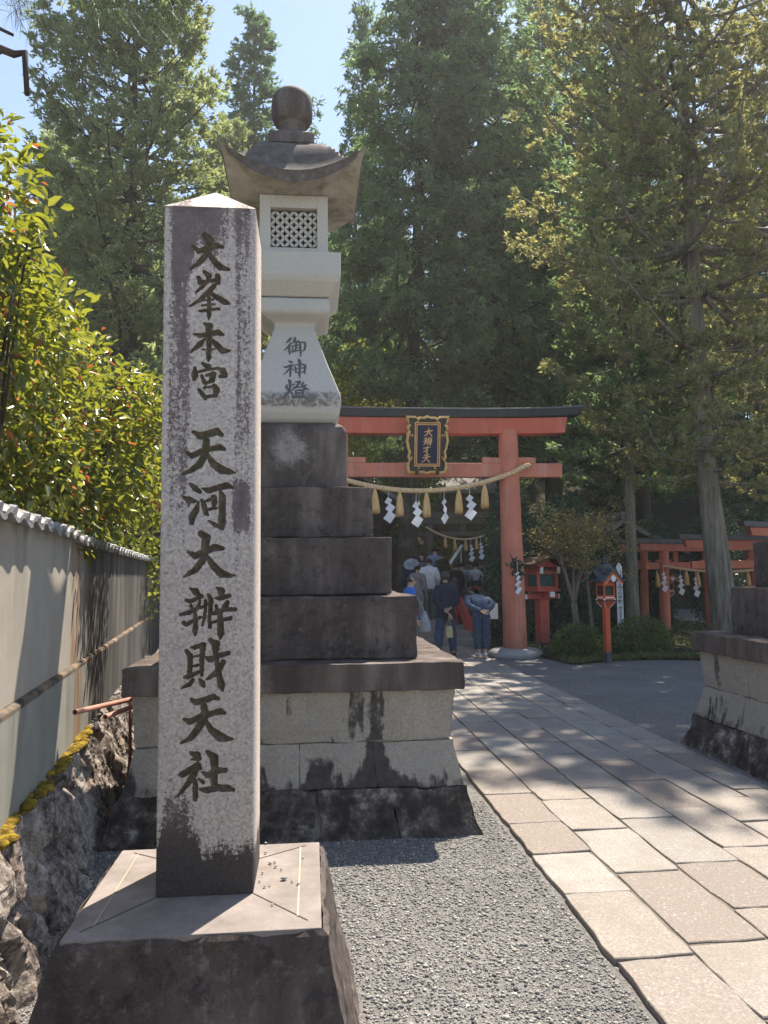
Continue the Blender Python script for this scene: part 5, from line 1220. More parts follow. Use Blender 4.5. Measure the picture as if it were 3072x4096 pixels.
# man in cap, hands behind his back, holding a pouch
ov = behind(); ov.update(knr=(.12,.01,.48), anr=(.14,-.02,.085), tor=(.16,.12,.035), her=(.14,-.05,.04), knl=(-.13,.05,.48), anl=(-.17,.04,.085), tol=(-.19,.18,.035), hel=(-.17,.0,.04), pal=(.03,-.205,.83), wrl=(-.02,-.185,.89), par=(.0,-.20,.93), wrr=(.05,-.185,.97))
p2 = person("man in dark cap, navy jacket and jeans, hands clasped behind him holding a pale pouch", (2.60,14.95,0), R(4), 1.68, navy, denim, blacks, ov, top_name="jacket", hem=.34, bulk=1.12)
capb = MB(); capb.lathe([(1.545,.095),(1.60,.099),(1.64,.092),(1.675,.062),(1.69,.02),(1.692,.001)], (0,-.005,0), 20); capb.build("cap", CAPM, p2, smooth=True)
capb = MB(); capb.prism([(.085*math.cos(a), .07+.075*math.sin(a)) for a in np.linspace(0, math.pi, 9)], lambda u, v, d: (u, v, d), 1.572, 1.580); capb.build("cap_peak", CAPM, p2)
sb = MB(); sb.tube([(-.10,-.145,1.40),(.02,-.150,1.30),(.13,-.150,1.12),(.17,-.09,1.02)], .012, 6); sb.build("shoulder_strap", blacks, p2)
pm_ = plain("cream_pouch", (.52,.44,.24), .9, .1, .12, 20)
t = thing("drawstring_pouch", "pale yellow drawstring pouch dangling from the capped man's hand", "pouch", (2.625,14.73,.40))
b = MB(); b.loops([[(x*w_,y*.035,z) for x,y in ((-1,-1),(1,-1),(1,1),(-1,1))] for z, w_ in ((-.01,.055),(.02,.064),(.15,.062),(.19,.045),(.215,.050))]); b.build("bag", pm_, t, bevel=.012)
b = MB(); b.tube([(-.03,0,.19),(-.025,0,.30),(.0,.01,.44)], .005, 5); b.tube([(.03,0,.19),(.022,0,.30),(.0,.01,.44)], .005, 5); b.build("cord", pm_, t)
# bowing woman
ov = dict(pelvis=(0,-.06,.90), spine=(0,.02,1.03), chest=(-.01,.16,1.14), neckb=(-.05,.29,1.19), neck=(-.10,.30,1.225), jaw=(-.145,.36,1.235), skull=(-.155,.385,1.30), crown=(-.165,.40,1.355), nose=(-.155,.455,1.20), earr=(-.07,.37,1.28), earl=(-.24,.37,1.28),
          shr=(.160,.20,1.14), shl=(-.185,.21,1.185), elr=(.262,.02,1.03), ell=(-.26,.02,1.03), wrr=(.10,-.17,.92), wrl=(-.03,-.17,.91), par=(.045,-.19,.90), pal=(.03,-.195,.885), hipr=(.085,-.05,.86), hipl=(-.085,-.05,.86), knr=(.085,-.035,.48), knl=(-.08,-.035,.48), anr=(.065,-.03,.085), anl=(-.055,-.03,.085), tor=(.085,.12,.035), tol=(-.06,.12,.035), her=(.065,-.06,.04), hel=(-.055,-.06,.04))
person("woman bowing deeply in a dotted navy shirt and blue trousers, hands clasped behind", (3.17,14.42,.04), R(2), 1.62, cloth("dotted_navy", (.035,.058,.105), 'dots'), cloth("slate_blue_trousers", (.042,.070,.115)), whites, ov, hair='long', hem=.26, bulk=1.10, leg_hem=.80)
# woman in blue, in profile
p1 = person("dark haired woman in a bright blue top, in profile, half hidden by the stone steps", (1.70,13.35,0), R(-84), 1.64, cloth("bright_blue", (.040,.15,.46)), cloth("grey_trousers", (.16,.15,.15)), whites, dict(wrr=(.22,.05,.88), par=(.22,.08,.82)), hair='bob', face=True, hem=.25)
t = thing("shoulder_bag", "soft grey cloth bag hanging at the side of the woman in blue", "bag", (1.93,13.22,.62))
b = MB(); b.loops([[(x*w_,y*d_,z) for x,y in ((-1,-1),(0,-1.2),(1,-1),(1.1,0),(1,1),(0,1.2),(-1,1),(-1.1,0))] for z, w_, d_ in ((0,.05,.03),(.03,.09,.05),(.13,.095,.05),(.24,.06,.035),(.36,.02,.012))]); o = b.build("pouch", cloth("grey_bag", (.27,.29,.33)), t, smooth=True)
b = MB(); b.tube([(-.01,0,.35),(-.10,.02,.55),(-.19,.10,.70)], .010, 6); b.build("strap", cloth("grey_bag", (.27,.29,.33)), t)
gv = "visitors near the bridge"
jk = dict(wrr=(.20,.14,.95), par=(.17,.20,.95), elr=(.235,-.02,1.12), wrl=(-.20,.14,.95), pal=(-.17,.20,.95), ell=(-.235,-.02,1.12))
person("person in a white shirt and grey green trousers seen from behind on the steps", (2.86,18.75,.40), R(-6), 1.66, cloth("white_shirt", (.66,.67,.70)), cloth("grey_green_trousers", (.10,.125,.12)), blacks, jk, hem=.06, bulk=1.15, group=gv)
person("tall man in a pale plaid shirt standing before the stone gate pillar", (3.28,20.4,.66), R(5), 1.74, cloth("plaid_shirt", (.26,.30,.42), 'plaid'), cloth("dark_trousers", (.03,.03,.035)), blacks, {}, group=gv)
ph = person("man in a dark brown hooded jacket looking left near the white handrail", (3.38,19.9,.60), R(35), 1.66, cloth("brown_jacket", (.045,.032,.028)), cloth("dark_trousers", (.03,.03,.035)), blacks, jk, top_name="jacket", hem=.2, bulk=1.1, group=gv)
b = MB(); b.lathe([(1.33,.10),(1.37,.135),(1.42,.125),(1.45,.085)], (0,-.06,0), 14); b.build("hood", cloth("brown_jacket", (.045,.032,.028)), ph, smooth=True)
ph = person("person in dark navy wearing a wide grey sun hat, seen from behind", (2.44,18.9,.40), R(-4), 1.60, navy, cloth("dark_trousers", (.03,.03,.035)), blacks, jk, group=gv)
hb = MB(); hb.lathe([(-.015,.195),(0,.20),(.008,.19),(.03,.12),(.045,.105),(.10,.098),(.135,.075),(.145,.03),(.147,.001)], n=26); ho = hb.build("sun_hat", plain("grey_felt", (.30,.33,.37), .9, .1, .1), ph, smooth=True); ho.location = (0,-.02,1.56); ho.rotation_euler = (R(48),0,R(-12))
person("dark haired person in black standing behind the grey sun hat", (2.55,19.7,.58), R(10), 1.62, cloth("black_coat", (.018,.018,.022)), cloth("dark_trousers", (.03,.03,.035)), blacks, {}, top_name="coat", hem=.6, group=gv)
person("bespectacled person in grey between the sun hat and the gate pillar", (2.86,20.1,.60), R(200), 1.58, cloth("grey_top", (.20,.20,.21)), cloth("dark_trousers", (.03,.03,.035)), blacks, {}, hair='long', face=True, group=gv)
person("person in pale mauve grey clothes behind the woman in blue", (2.52,18.4,.42), R(-20), 1.46, cloth("mauve_grey", (.24,.21,.22)), cloth("beige_trousers", (.27,.22,.20)), blacks, {}, hem=.5, group=gv)
person("person in a long pale grey coat beyond the left bridge posts", (4.10,20.9,.40), R(-10), 1.58, cloth("pale_grey_coat", (.27,.29,.31)), cloth("dark_trousers", (.03,.03,.035)), blacks, jk, top_name="coat", hem=.75, group=gv)
person("person in a short black jacket beside the long grey coat", (3.86,20.5,.38), R(-20), 1.58, cloth("black_coat", (.018,.018,.022)), cloth("dark_trousers", (.03,.03,.035)), blacks, {}, top_name="jacket", group=gv)
pb_ = person("person in a white top carrying a small black backpack", (4.50,21.0,.38), R(4), 1.60, cloth("white_top", (.52,.53,.55)), cloth("grey_trousers2", (.12,.12,.13)), blacks, jk, group=gv)
person("person in a black tee at the right, partly hidden by the dark hedge", (4.83,21.0,.42), R(-5), 1.60, cloth("black_tee", (.020,.021,.024)), cloth("dark_trousers", (.03,.03,.035)), blacks, jk, sleeve=.4, group=gv)
t = thing("backpack", "small black backpack worn over the white top", "backpack", (4.49,20.80,1.28)); b = MB(); b.box(-.11,.11,-.05,.06,-.16,.16); b.build("bag", blacks, t, bevel=.035, seg=3)
b = MB()
for s in (-1, 1): b.tube([(s*.08,.05,.15),(s*.13,.10,.25),(s*.14,.20,.28),(s*.15,.33,.20)], .014, 6)
b.build("strap", blacks, t)
# ================================================================== vegetation
def m_leaf(name, stops, trans, amt=.4, rough=.55, spec=.25, patch=None, psc=.6):
    n = N(name, rough, spec); c = n.ramp(n.rnd(), stops)
    if patch: c = n.mix(n.sstep(n.noise(psc, 3, .6, n.pos()), .46, .66), c, n.mix(.65, c, patch))
    return n.leaf(c, n.mix(.6, c, trans), amt, rough, spec)
L_SUGI = m_leaf("cedar_needles", [(0,(0.041,0.082,0.055)),(.5,(0.078,0.139,0.084)),(.85,(0.121,0.196,0.097)),(1,(0.186,0.223,0.094))], (0.209,0.341,0.105), .42)
L_HINOKI = m_leaf("cypress_sprays", [(0,(0.071,0.120,0.071)),(.5,(0.140,0.213,0.107)),(1,(0.268,0.329,0.146))], (0.289,0.463,0.144), .45, patch=(.12,.075,.035))
L_PINE = m_leaf("fir_needles", [(0,(0.116,0.141,0.083)),(.5,(0.204,0.237,0.132)),(1,(0.341,0.363,0.198))], (0.471,0.589,0.177), .5, patch=(.22,.19,.08))
L_RIGHT = m_leaf("yellowing_cedar", [(0,(.095,.122,.065)),(.35,(.185,.215,.110)),(.7,(.28,.30,.15)),(.92,(.33,.31,.17)),(1,(.34,.25,.17))], (0.546,0.525,0.147), .5, patch=(.25,.22,.12), psc=.9)
L_CAM = m_leaf("glossy_leaf", [(0,(.028,.050,.014)),(.25,(.070,.105,.022)),(.5,(.130,.170,.028)),(.8,(.200,.225,.040)),(1,(.29,.27,.05))], (0.440,0.462,0.033), .45, .33, 1.0)
L_RED = m_leaf("new_red_leaf", [(0,(.30,.075,.03)),(.5,(.42,.14,.04)),(1,(.45,.24,.06))], (.60,.18,.05), .45, .4, .4)
L_DARK = m_leaf("dark_evergreen_leaf", [(0,(0.026,0.058,0.038)),(.5,(0.054,0.106,0.065)),(1,(0.106,0.173,0.096))], (0.108,0.180,0.054), .22, .42, .45)
L_BUSH = m_leaf("clipped_bush_leaf", [(0,(0.045,0.083,0.027)),(.5,(0.090,0.143,0.045)),(.85,(0.143,0.195,0.060)),(1,(0.240,0.225,0.090))], (0.150,0.225,0.045), .3)
L_MAPLE = m_leaf("thin_maple_leaf", [(0,(0.155,0.155,0.058)),(.5,(0.265,0.233,0.088)),(1,(0.376,0.287,0.122))], (0.442,0.376,0.111), .4)
L_BRIGHT = m_leaf("bright_maple_leaf", [(0,(.11,.16,.02)),(.5,(.20,.25,.035)),(1,(.34,.33,.06))], (.50,.50,.08), .5)
L_CAM2 = m_leaf("camellia_leaf", [(0,(0.032,0.064,0.035)),(.6,(0.072,0.120,0.056)),(1,(0.160,0.200,0.088))], (0.180,0.252,0.072), .25, .25, .5)
L_GRASS = m_leaf("ground_cover_leaf", [(0,(0.049,0.077,0.025)),(.5,(0.105,0.140,0.045)),(.8,(0.182,0.189,0.070)),(1,(0.308,0.280,0.154))], (0.168,0.210,0.042), .3)
def m_bark(name, lo, mid, hi):
    n = N(name, .9, .15)
    a = n.noise(1, 5, .7, n.stretch((11, 11, 1.3)))
    c = n.ramp(a, [(.3, lo), (.5, mid), (.72, hi)])
    c = n.mix(n.math('MULTIPLY', n.sstep(n.noise(1.7, 4), .5, .68), .5), c, (.15,.16,.11))
    return n.done(c, None, n.bump(n.noise(1, 5, .7, n.stretch((26, 26, 3))), .8, .02))
B_GREY = m_bark("grey_bark", (.075,.063,.050), (.185,.158,.125), (.32,.28,.23)); B_DARK = m_bark("dark_bark", (.020,.016,.014), (.052,.042,.035), (.11,.09,.075)); B_SMOOTH = m_bark("mottled_bark", (.09,.075,.06), (.18,.155,.13), (.28,.25,.22))
def rhombs(C, D, L, W, rs, fold=None):
    """one pointed quad per row: base C, direction D, length L, width W"""
    n = len(C); S = np.cross(D, rs.normal(size=(n,3))); S /= np.linalg.norm(S, axis=1, keepdims=True)+1e-9
    L = np.broadcast_to(L, (n,))[:,None]; W = np.broadcast_to(W, (n,))[:,None]
    V = np.stack([C, C+D*L*.45+S*W*.5, C+D*L, C+D*L*.45-S*W*.5], 1)
    F = np.arange(n*4).reshape(n,4); return V.reshape(-1,3), F
def leaves6(C, D, U, L, W, rs):
    """broad leaf folded along its midrib and curling down"""
    n = len(C); S = np.cross(D, U); S /= np.linalg.norm(S, axis=1, keepdims=True)+1e-9; Nn = np.cross(S, D)
    L = L[:,None]; W = W[:,None]; up = W*rs.uniform(.08,.30,(n,1))
    V = np.stack([C, C+D*L*.33+S*W*.48+Nn*up, C+D*L*.70+S*W*.36+Nn*(up-.06*L), C+D*L-Nn*L*.16, C+D*L*.70-S*W*.36+Nn*(up-.06*L), C+D*L*.33-S*W*.48+Nn*up], 1)
    b = (np.arange(n)*6)[:,None]; F = np.concatenate([b+np.array([[0,1,2,3]]), b+np.array([[0,3,4,5]])]); return V.reshape(-1,3), F
def unit(a): return a/(np.linalg.norm(a, axis=1, keepdims=True)+1e-9)
def conifer(name, seed, H, Rm, zb, nb, bark, leaf, tuft=.16, lw=.045, k=7, dens=7.0, r0=.22, droop=.25, tipup=.3, bend=None, top=.0, twig=True, taper=.75, inner=.25, tier=0.0, leafname="crown", fan=.0, flat=.6):
    """tapered trunk with limbs, tufts of small leaf faces spread along every limb. Returns (trunk MB, V, F)"""
    rs = np.random.default_rng(seed); rg = random.Random(seed); tr = MB()
    bx = bend or (lambda z: (0.0, 0.0))
    zs = [H*i/24 for i in range(25)]; pts = [(bx(z)[0], bx(z)[1], z-.15 if z == 0 else z) for z in zs]
    tr.tube(pts, [max(.012, r0*(1-.95*(z/H)**.62)) * (1.25 if z == 0 else 1.0) for z in zs], 14)
    C = []; D = []
    for i in range(nb):
        q = (i+rg.random())/nb; z = zb + (H-zb)*q**.92; z = (round(z/tier)*tier*.75 + z*.25 + rg.uniform(-.15,.15)) if tier and q > .04 else z
        az = i*2.399 + rg.uniform(-.5,.5); Lb = (Rm*(1-q)**taper*rg.uniform(.62,1.08) + .25 + top*q)
        if q < .12: Lb *= rg.uniform(.5,.9)
        a0 = np.array([bx(z)[0], bx(z)[1], z]); d = np.array([math.cos(az), math.sin(az), 0]); P = []
        for j in range(7):
            s = j/6; P.append(a0 + d*Lb*s + np.array([0,0,1])*(Lb*(-droop*math.sin(s*2.2) + tipup*s*s*.8 + .10*s)) + np.array([-d[1], d[0], 0])*Lb*.08*math.sin(s*3+i))
        P = np.array(P); tr.tube(P, [max(.006, .018*Lb*(1-.85*s/6)) for s in range(7)], 5, cap=False)
        m = max(4, int(Lb*dens)); s = inner + (1-inner)*rs.random(m)**.8
        pi = np.array([np.interp(s, np.linspace(0,1,7), P[:,c]) for c in range(3)]).T
        lat = (rs.random(m)-.5)*2; wid = Lb*.30*np.sin(np.clip(s,0,1)*2.6+.25)
        side = np.array([-d[1], d[0], 0]); off = side*(lat*wid)[:,None] + rs.normal(size=(m,3))*np.array([1,1,flat])*tuft*.55
        pos = pi + off - np.array([0,0,1])*(np.abs(lat)*wid*.12)[:,None]
        if twig and Lb > 1.2:
            for j in range(0, m, 3): tr.tube([pi[j], (pi[j]+pos[j])/2+np.array([0,0,.03]), pos[j]], [.010,.007,.004], 3, cap=False)
        out = unit(d*.9 + side*lat[:,None]*.7 + np.array([0,0,.35-fan]))
        C.append(np.repeat(pos, k, 0)); D.append(unit(np.repeat(out, k, 0) + rs.normal(size=(m*k,3))*.75))
    C = np.concatenate(C); D = np.concatenate(D); n = len(C)
    C = C + rs.normal(size=C.shape)*tuft*.32
    V, F = rhombs(C - D*tuft*.25, D, tuft*rs.uniform(.6,1.25,n), lw*rs.uniform(.7,1.4,n), rs)
    return tr, V, F
def tree(name, label, loc, build, bark, leaf, rz=0, group=None, cat="tree", crown="crown", scale=None):
    tr, V, F = build; t = thing(name, label, cat, loc, rz, group)
    tr.build("trunk", bark, t, smooth=True, fix=False); link_mesh(crown, np_mesh(crown, V, F), leaf, t)
    if scale: t.scale = (scale,)*3
    return t
# --- large trees
T1 = tree("fir_tree", "broad olive green fir with sunlit tufts filling the upper left behind the pillar", (-4.9,21,0), conifer("fir", 1, 22.5, 3.7, 2.6, 270, B_DARK, L_PINE, tier=1.1, tuft=.17, lw=.055, k=22, dens=10.5, r0=.30, droop=.05, tipup=.30, taper=.42, inner=.25), B_DARK, L_PINE)
T7 = tree("cedar_tree", "tall yellow green cedar with a leaning grey trunk and long tufted branches at the right", (8.66,15.5,0),
    conifer("cedar", 7, 20.0, 4.5, 3.5, 185, B_GREY, L_RIGHT, tier=.95, tuft=.135, lw=.042, k=27, dens=9, r0=.32, droop=.18, tipup=.38, taper=.42, inner=.12,
            bend=lambda z: (-.085*min(z, 4.2)+.0*z + (.0 if z < 4.2 else -.012*(z-4.2)), 0)), B_GREY, L_RIGHT)
T8 = tree("cedar_tree", "straight slender cedar trunk beside the white post, its dark crown inside the larger one", (7.50,17.6,0), conifer("cedar", 8, 15.5, 2.4, 3.9, 84, B_GREY, L_HINOKI, tuft=.17, lw=.07, k=14, dens=11, r0=.185, droop=.25, tipup=.15, bend=lambda z: (.012*z, 0)), B_GREY, L_HINOKI)
T5 = tree("cypress_tree", "big dark cypress with drooping sprays behind the large gate, thick trunk above the visitors", (2.75,22.6,.5), conifer("cypress", 5, 23, 3.5, 5.6, 180, B_DARK, L_HINOKI, tier=1.0, tuft=.23, lw=.060, k=18, dens=10, r0=.36, droop=.34, tipup=.06, fan=1.2, taper=.55, inner=.2, bend=lambda z: (.042*z, 0)), B_DARK, L_HINOKI)
C5 = copy_tree(T5, (6.3,23.6,0), R(170), (1.18,1.18,1.0), "dark drooping cypress behind the right end of the large gate's top beam")
T2 = tree("spire_cedar", "narrow dark cedar spire against the sky between the pillar top and the lantern finial", (-2.35,31,0), conifer("spire", 2, 25.5, 2.6, 4, 120, B_DARK, L_SUGI, tier=.9, tuft=.27, lw=.10, k=13, dens=9.5, r0=.30, droop=.12, tipup=.45, taper=.8, inner=.1), B_DARK, L_SUGI); T2.scale = (1.28,1.28,1)
C4 = copy_tree(T2, (2.15,30.5,0), R(70), (.72,.72,1.04), "dark cedar spire right of the lantern finial, its left edge against the sky")
C6 = copy_tree(T5, (9.0,28,0), R(60), (1.35,1.35,1.12), "pale topped conifer behind the yellow green cedar near the top edge")
T3 = tree("thin_cedar", "thin sparse cedar standing alone in the sky gap behind the lantern finial", (.05,34,0), conifer("thin", 3, 23.5, 1.55, 5, 64, B_DARK, L_SUGI, tuft=.26, lw=.08, k=8, dens=5, r0=.16, droop=.1, tipup=.4), B_DARK, L_SUGI)
copy_tree(T1, (-8.2,26,0), R(120), (.82,.82,.74), "olive green fir at the far left edge of the trees, lower than its neighbour")
copy_tree(T1, (-2.9,27,0), R(250), (.62,.62,.80), "slimmer olive fir between the broad fir and the cedar spire")
copy_tree(T7, (13.2,19.5,0), R(150), (1,1,1.05), "yellow green cedar at the far right edge behind the leaning trunk")
copy_tree(T5, (12.0,27,0), R(40), (1,1,1.02), "dark conifer behind the small red gates at the right")
# --- wood on the slope
for k_, (x_, y_, s_) in enumerate(((-9.2,34,.72),(-12.5,37,.80),(-6.4,33.5,.70),(-15.5,35,.70),(-4.2,37,.66),(-10.6,42,.80))):
    copy_tree((T5, T2, T5)[k_ % 3], (x_, y_, hill_z(x_, y_)-.3), k_*1.7, (s_*1.2, s_*1.2, s_), "distant dark conifer in the wooded slope behind the shrine", group="conifers on the wooded slope")
rg = random.Random(77); spots = []
for k in range(400):
    x, y = rg.uniform(-30, 34), rg.uniform(29, 62)
    if y < 34 and -4 < x < 12: continue
    if abs(x/y+.155) < .035 and y > 45: pass
    if any((x-a)**2+(y-b)**2 < 10 for a, b in spots): continue
    spots.append((x, y))
    if len(spots) > 62: break
for i, (x, y) in enumerate(spots):
    ang = x/y; hmax = 1.0
    src = (T2, T5, T2, C6)[i % 4]
    z = hill_z(x, y)
    s = rg.uniform(.42, .62) if ang < .20 else rg.uniform(.75, 1.0)
    if -.42 < ang < -.06 or ang < -.25: s = min(s, .48)
    copy_tree(src, (x, y, z-.3), rg.uniform(0, 6.28), (s*1.15, s*1.15, s), "distant dark conifer in the wooded slope behind the shrine", group="conifers on the wooded slope")
# --- shrubs: leaf shells on lumpy ellipsoids
def shrub(name, label, blobs, leaf, n, L, W, seed, loc, stems=5, group=None, cat="shrub", broad=False, shell=.55, bark=B_DARK, twigs=0, droop=.3, red=None, redshare=0.0, upbias=.3):
    rs = np.random.default_rng(seed); C = []; D = []; vol = np.array([b[3]*b[4]*b[5] for b in blobs])**.7; cnt = (n*vol/vol.sum()).astype(int)
    for (bx, by, bz, rx, ry, rz), m in zip(blobs, cnt):
        u = unit(rs.normal(size=(m,3))); rr = shell + (1-shell)*rs.random(m)**.5
        lump = 1 + .22*np.array([mnoise.noise(Vector(tuple(q*2.1+seed))) for q in u]) + .10*np.array([mnoise.noise(Vector(tuple(q*5+seed))) for q in u])
        C.append(np.array([bx,by,bz]) + u*np.array([rx,ry,rz])*(rr*lump)[:,None]); D.append(unit(u + rs.normal(size=(m,3))*.8 + np.array([0,0,upbias-droop])))
    C = np.concatenate(C); D = np.concatenate(D); ok = C[:,2] > .02; C, D = C[ok], D[ok]; m = len(C)
    t = thing(name, label, cat, loc, 0, group); loc = Vector(loc)
    isred = rs.random(m) < redshare*3.2*np.array([max(0, mnoise.noise(Vector(tuple(q*3.1)))+.10) for q in C])
    for sel, mt, nm in ((~isred, leaf, "crown"), (isred, red, "new_growth")):
        if mt is None or not sel.any(): continue
        c, d = C[sel], D[sel]; q = len(c); l = L*rs.uniform(.65,1.25,q)*(.75 if nm == "new_growth" else 1)
        if broad: V, F = leaves6(c, d, unit(rs.normal(size=(q,3))*.8+np.array([0,0,1])), l, W*l/L*rs.uniform(.8,1.15,q), rs)
        else: V, F = rhombs(c, d, l, W*rs.uniform(.7,1.3,q), rs)
        link_mesh(nm, np_mesh(nm, V, F), mt, t)
    mb = MB(); rg = random.Random(seed)
    for k in range(stems):
        b = rg.choice(blobs); tip = np.array(b[:3]) + np.array([rg.uniform(-.6,.6)*b[3], rg.uniform(-.6,.6)*b[4], rg.uniform(-.1,.7)*b[5]]); base = np.array([tip[0]*.25, tip[1]*.25, -.05])
        mb.tube([base, base*.6+tip*.4+np.array([rg.uniform(-.1,.1),rg.uniform(-.1,.1),.1]), tip], [.03,.02,.008], 6)
        for j in range(twigs):
            e = tip + np.array([rg.uniform(-1,1)*b[3]*.6, rg.uniform(-1,1)*b[4]*.6, rg.uniform(-.3,1)*b[5]*.6]); mb.tube([tip*.6+base*.4 if j % 2 else tip, (tip+e)/2+np.array([0,0,.05]), e], [.010,.007,.003], 4)
    if mb.v: mb.build("stem", bark, t, smooth=True, fix=False)
    return t
shrub("broadleaf_shrub", "large glossy yellow green shrub with red new shoots overhanging the plaster wall", [(.0,.0,2.75,.95,1.2,1.15),(.35,.9,2.75,.75,.9,.85),(-.1,-.5,3.35,.75,.8,.95),(.75,1.5,2.55,.55,.7,.60),(.25,.35,2.15,.7,1.0,.5),(-.6,-.4,2.9,.8,.9,1.4),(.95,1.1,3.05,.28,.35,.25),(-.25,-.2,4.05,.45,.5,.45),(.50,-.85,3.70,.36,.4,.55),(.50,-.6,3.15,.45,.5,.5),(.30,-1.3,3.2,.4,.5,.6)], L_CAM, 24000, .082, .038, 31, (-2.35,5.25,0), stems=9, broad=True, shell=.35, twigs=4, droop=.75, red=L_RED, redshare=.13)
shrub("maple_tree", "sunlit yellow green foliage glowing above the wall behind the glossy shrub", [(0,0,2.6,1.2,1.0,1.2),(.9,.6,3.3,.9,.9,.9),(-.8,.8,3.2,1.1,.9,1.0),(.2,.1,1.5,1.0,.9,.7)], L_BRIGHT, 6500, .085, .055, 32, (-3.0,11.2,0), cat="tree", stems=5, shell=.3, twigs=3)
shrub("juniper_shrub", "dark upright juniper between the sunlit foliage and the pillar's left edge", [(0,0,1.5,.55,.5,1.1),(.05,.0,2.4,.40,.4,.7)], L_DARK, 6500, .075, .030, 33, (-2.75,8.9,0), stems=4, shell=.4, upbias=.8)
shrub("evergreen_shrub", "tall dark leafy shrub just left of the right gate pillar", [(0,0,1.2,.62,.6,1.25),(.0,0,2.5,.55,.5,.95),(.1,.0,3.2,.40,.4,.55)], L_DARK, 9000, .085, .040, 34, (4.55,17.6,.04), stems=5, shell=.55)
for k, (x, y, lb, s) in enumerate(((5.55,18.2,"dark evergreen shrub behind the large red lantern",1.0),(6.55,18.9,"dark evergreen shrub behind the little maple",1.12),(8.55,21.6,"dark evergreen shrub behind the straight trunk and small gates",.9),(10.25,22.6,"dark glossy shrub filling the small red gates",1.0),(11.9,22.0,"dark shrub right of the leaning trunk",1.1),(9.75,21.25,"dark evergreen shrub between the two left pillars of the small gates",.8))):
    if k == 0: sh0 = shrub("evergreen_shrub", lb, [(0,0,1.1,.75,.7,1.15),(.1,.1,2.3,.65,.6,.9),(-.3,.2,1.8,.5,.5,.8)], L_DARK, 9500, .095, .045, 35, (x,y,.04), stems=5, shell=.5)
    else: copy_tree(sh0, (x,y,.04), k*1.3, s, lb)
# sunlit greenery seen between and above the beams of the gate
shrub("camellia_tree", "glittering camellia foliage seen between the two beams of the large gate", [(0,0,4.9,1.7,1.2,1.2),(-1.6,.3,4.6,1.2,1.0,1.0),(1.5,.2,4.4,1.1,1.0,1.1),(.2,.3,3.2,1.6,1.0,.9)], L_CAM2, 15000, .13, .062, 41, (2.1,26.6,.3), cat="tree", stems=6, shell=.3, broad=True)
shrub("maple_tree", "fresh bright green maple sprays above the large gate's top beam", [(0,0,7.4,1.5,1.0,.55),(1.4,.3,6.9,1.0,.8,.45),(-1.4,.2,7.9,1.3,.8,.6),(-.4,-.2,8.8,1.0,.8,.5)], L_BRIGHT, 4200, .15, .10, 42, (2.1,25.2,0), cat="tree", stems=5, shell=.2, twigs=3)
shrub("maple_tree", "fresh green maple leaves beside the lantern shaft in front of the shingle roof", [(0,0,6.2,1.3,.8,.7),(.4,.0,7.3,.9,.7,.6),(-1.2,.2,7.0,1.1,.8,.8),(.9,.1,5.2,.9,.7,.6)], L_BRIGHT, 3800, .13, .085, 43, (.2,22.5,0), cat="tree", stems=4, shell=.2, twigs=3)
shrub("camellia_tree", "dark green tree mass filling the gap left of the gate beside the lantern steps", [(0,0,2.8,1.5,1.0,1.6),(-.8,.3,4.6,1.3,1.0,1.1),(1.0,.3,2.0,1.0,.8,1.2)], L_CAM2, 9000, .13, .06, 44, (.4,24.2,0), cat="tree", stems=5, shell=.4, broad=True)
shrub("bamboo_grass", "sunlit fresh bamboo grass under the stone gate", [(0,0,1.0,.45,.4,.55),(.15,0,1.75,.4,.35,.45)], L_BRIGHT, 900, .20, .035, 45, (4.05,24.0,.6), stems=7, shell=.1)
# little maple with thin pale stems
def little_maple():
    t = thing("maple_tree", "small thin stemmed maple with sparse brownish leaves beside the large red lantern", "tree", (5.62,16.1,.03)); tr = MB(); rg = random.Random(6); rs = np.random.default_rng(6); tips = []
    def limb(a, b, r0, r1, bow=.06):
        a, b = np.array(a, float), np.array(b, float); m = (a+b)/2+np.array([rg.uniform(-bow,bow), rg.uniform(-bow,bow), 0]); tr.tube([a, a*.75+m*.25, m, m*.4+b*.6, b], [r0, r0*.9+r1*.1, (r0+r1)/2, r0*.3+r1*.7, r1], 7)
    limb((0,0,-.1),(-.05,0,.95),.085,.065); 
    for tip, s in (((-.42,0,2.3),1),((.42,.05,2.5),1),((.05,.1,2.6),0),((.22,-.1,1.9),0)): limb((-.05,0,.93), tip, .05, .018); tips.append(tip)
    limb((.55,.5,-.1),(.42,.4,2.9),.055,.02,.1); tips.append((.42,.4,2.6))
    C = []; D = []
    for k in range(84):
        b = np.array(rg.choice(tips))*rg.uniform(.72,1.0); az = rg.uniform(0, 6.28); L = rg.uniform(.35,1.25); e = b + np.array([math.cos(az)*L, math.sin(az)*L*.8, rg.uniform(-.15,.95)]); tr.tube([b, (b+e)/2+np.array([0,0,.06]), e], [.010,.007,.003], 4, cap=False)
        for j in range(6): p = b+(e-b)*(.35+.13*j); C.append(np.repeat(p[None], 10, 0)+rs.normal(size=(10,3))*np.array([.14,.14,.04]))
    C = np.concatenate(C); D = unit(rs.normal(size=C.shape)*np.array([1,1,.35])); V, F = rhombs(C, D, rs.uniform(.04,.075,len(C)), rs.uniform(.025,.045,len(C)), rs)
    tr.build("trunk", B_SMOOTH, t, smooth=True, fix=False); link_mesh("crown", np_mesh("crown", V, F), L_MAPLE, t)
little_maple()
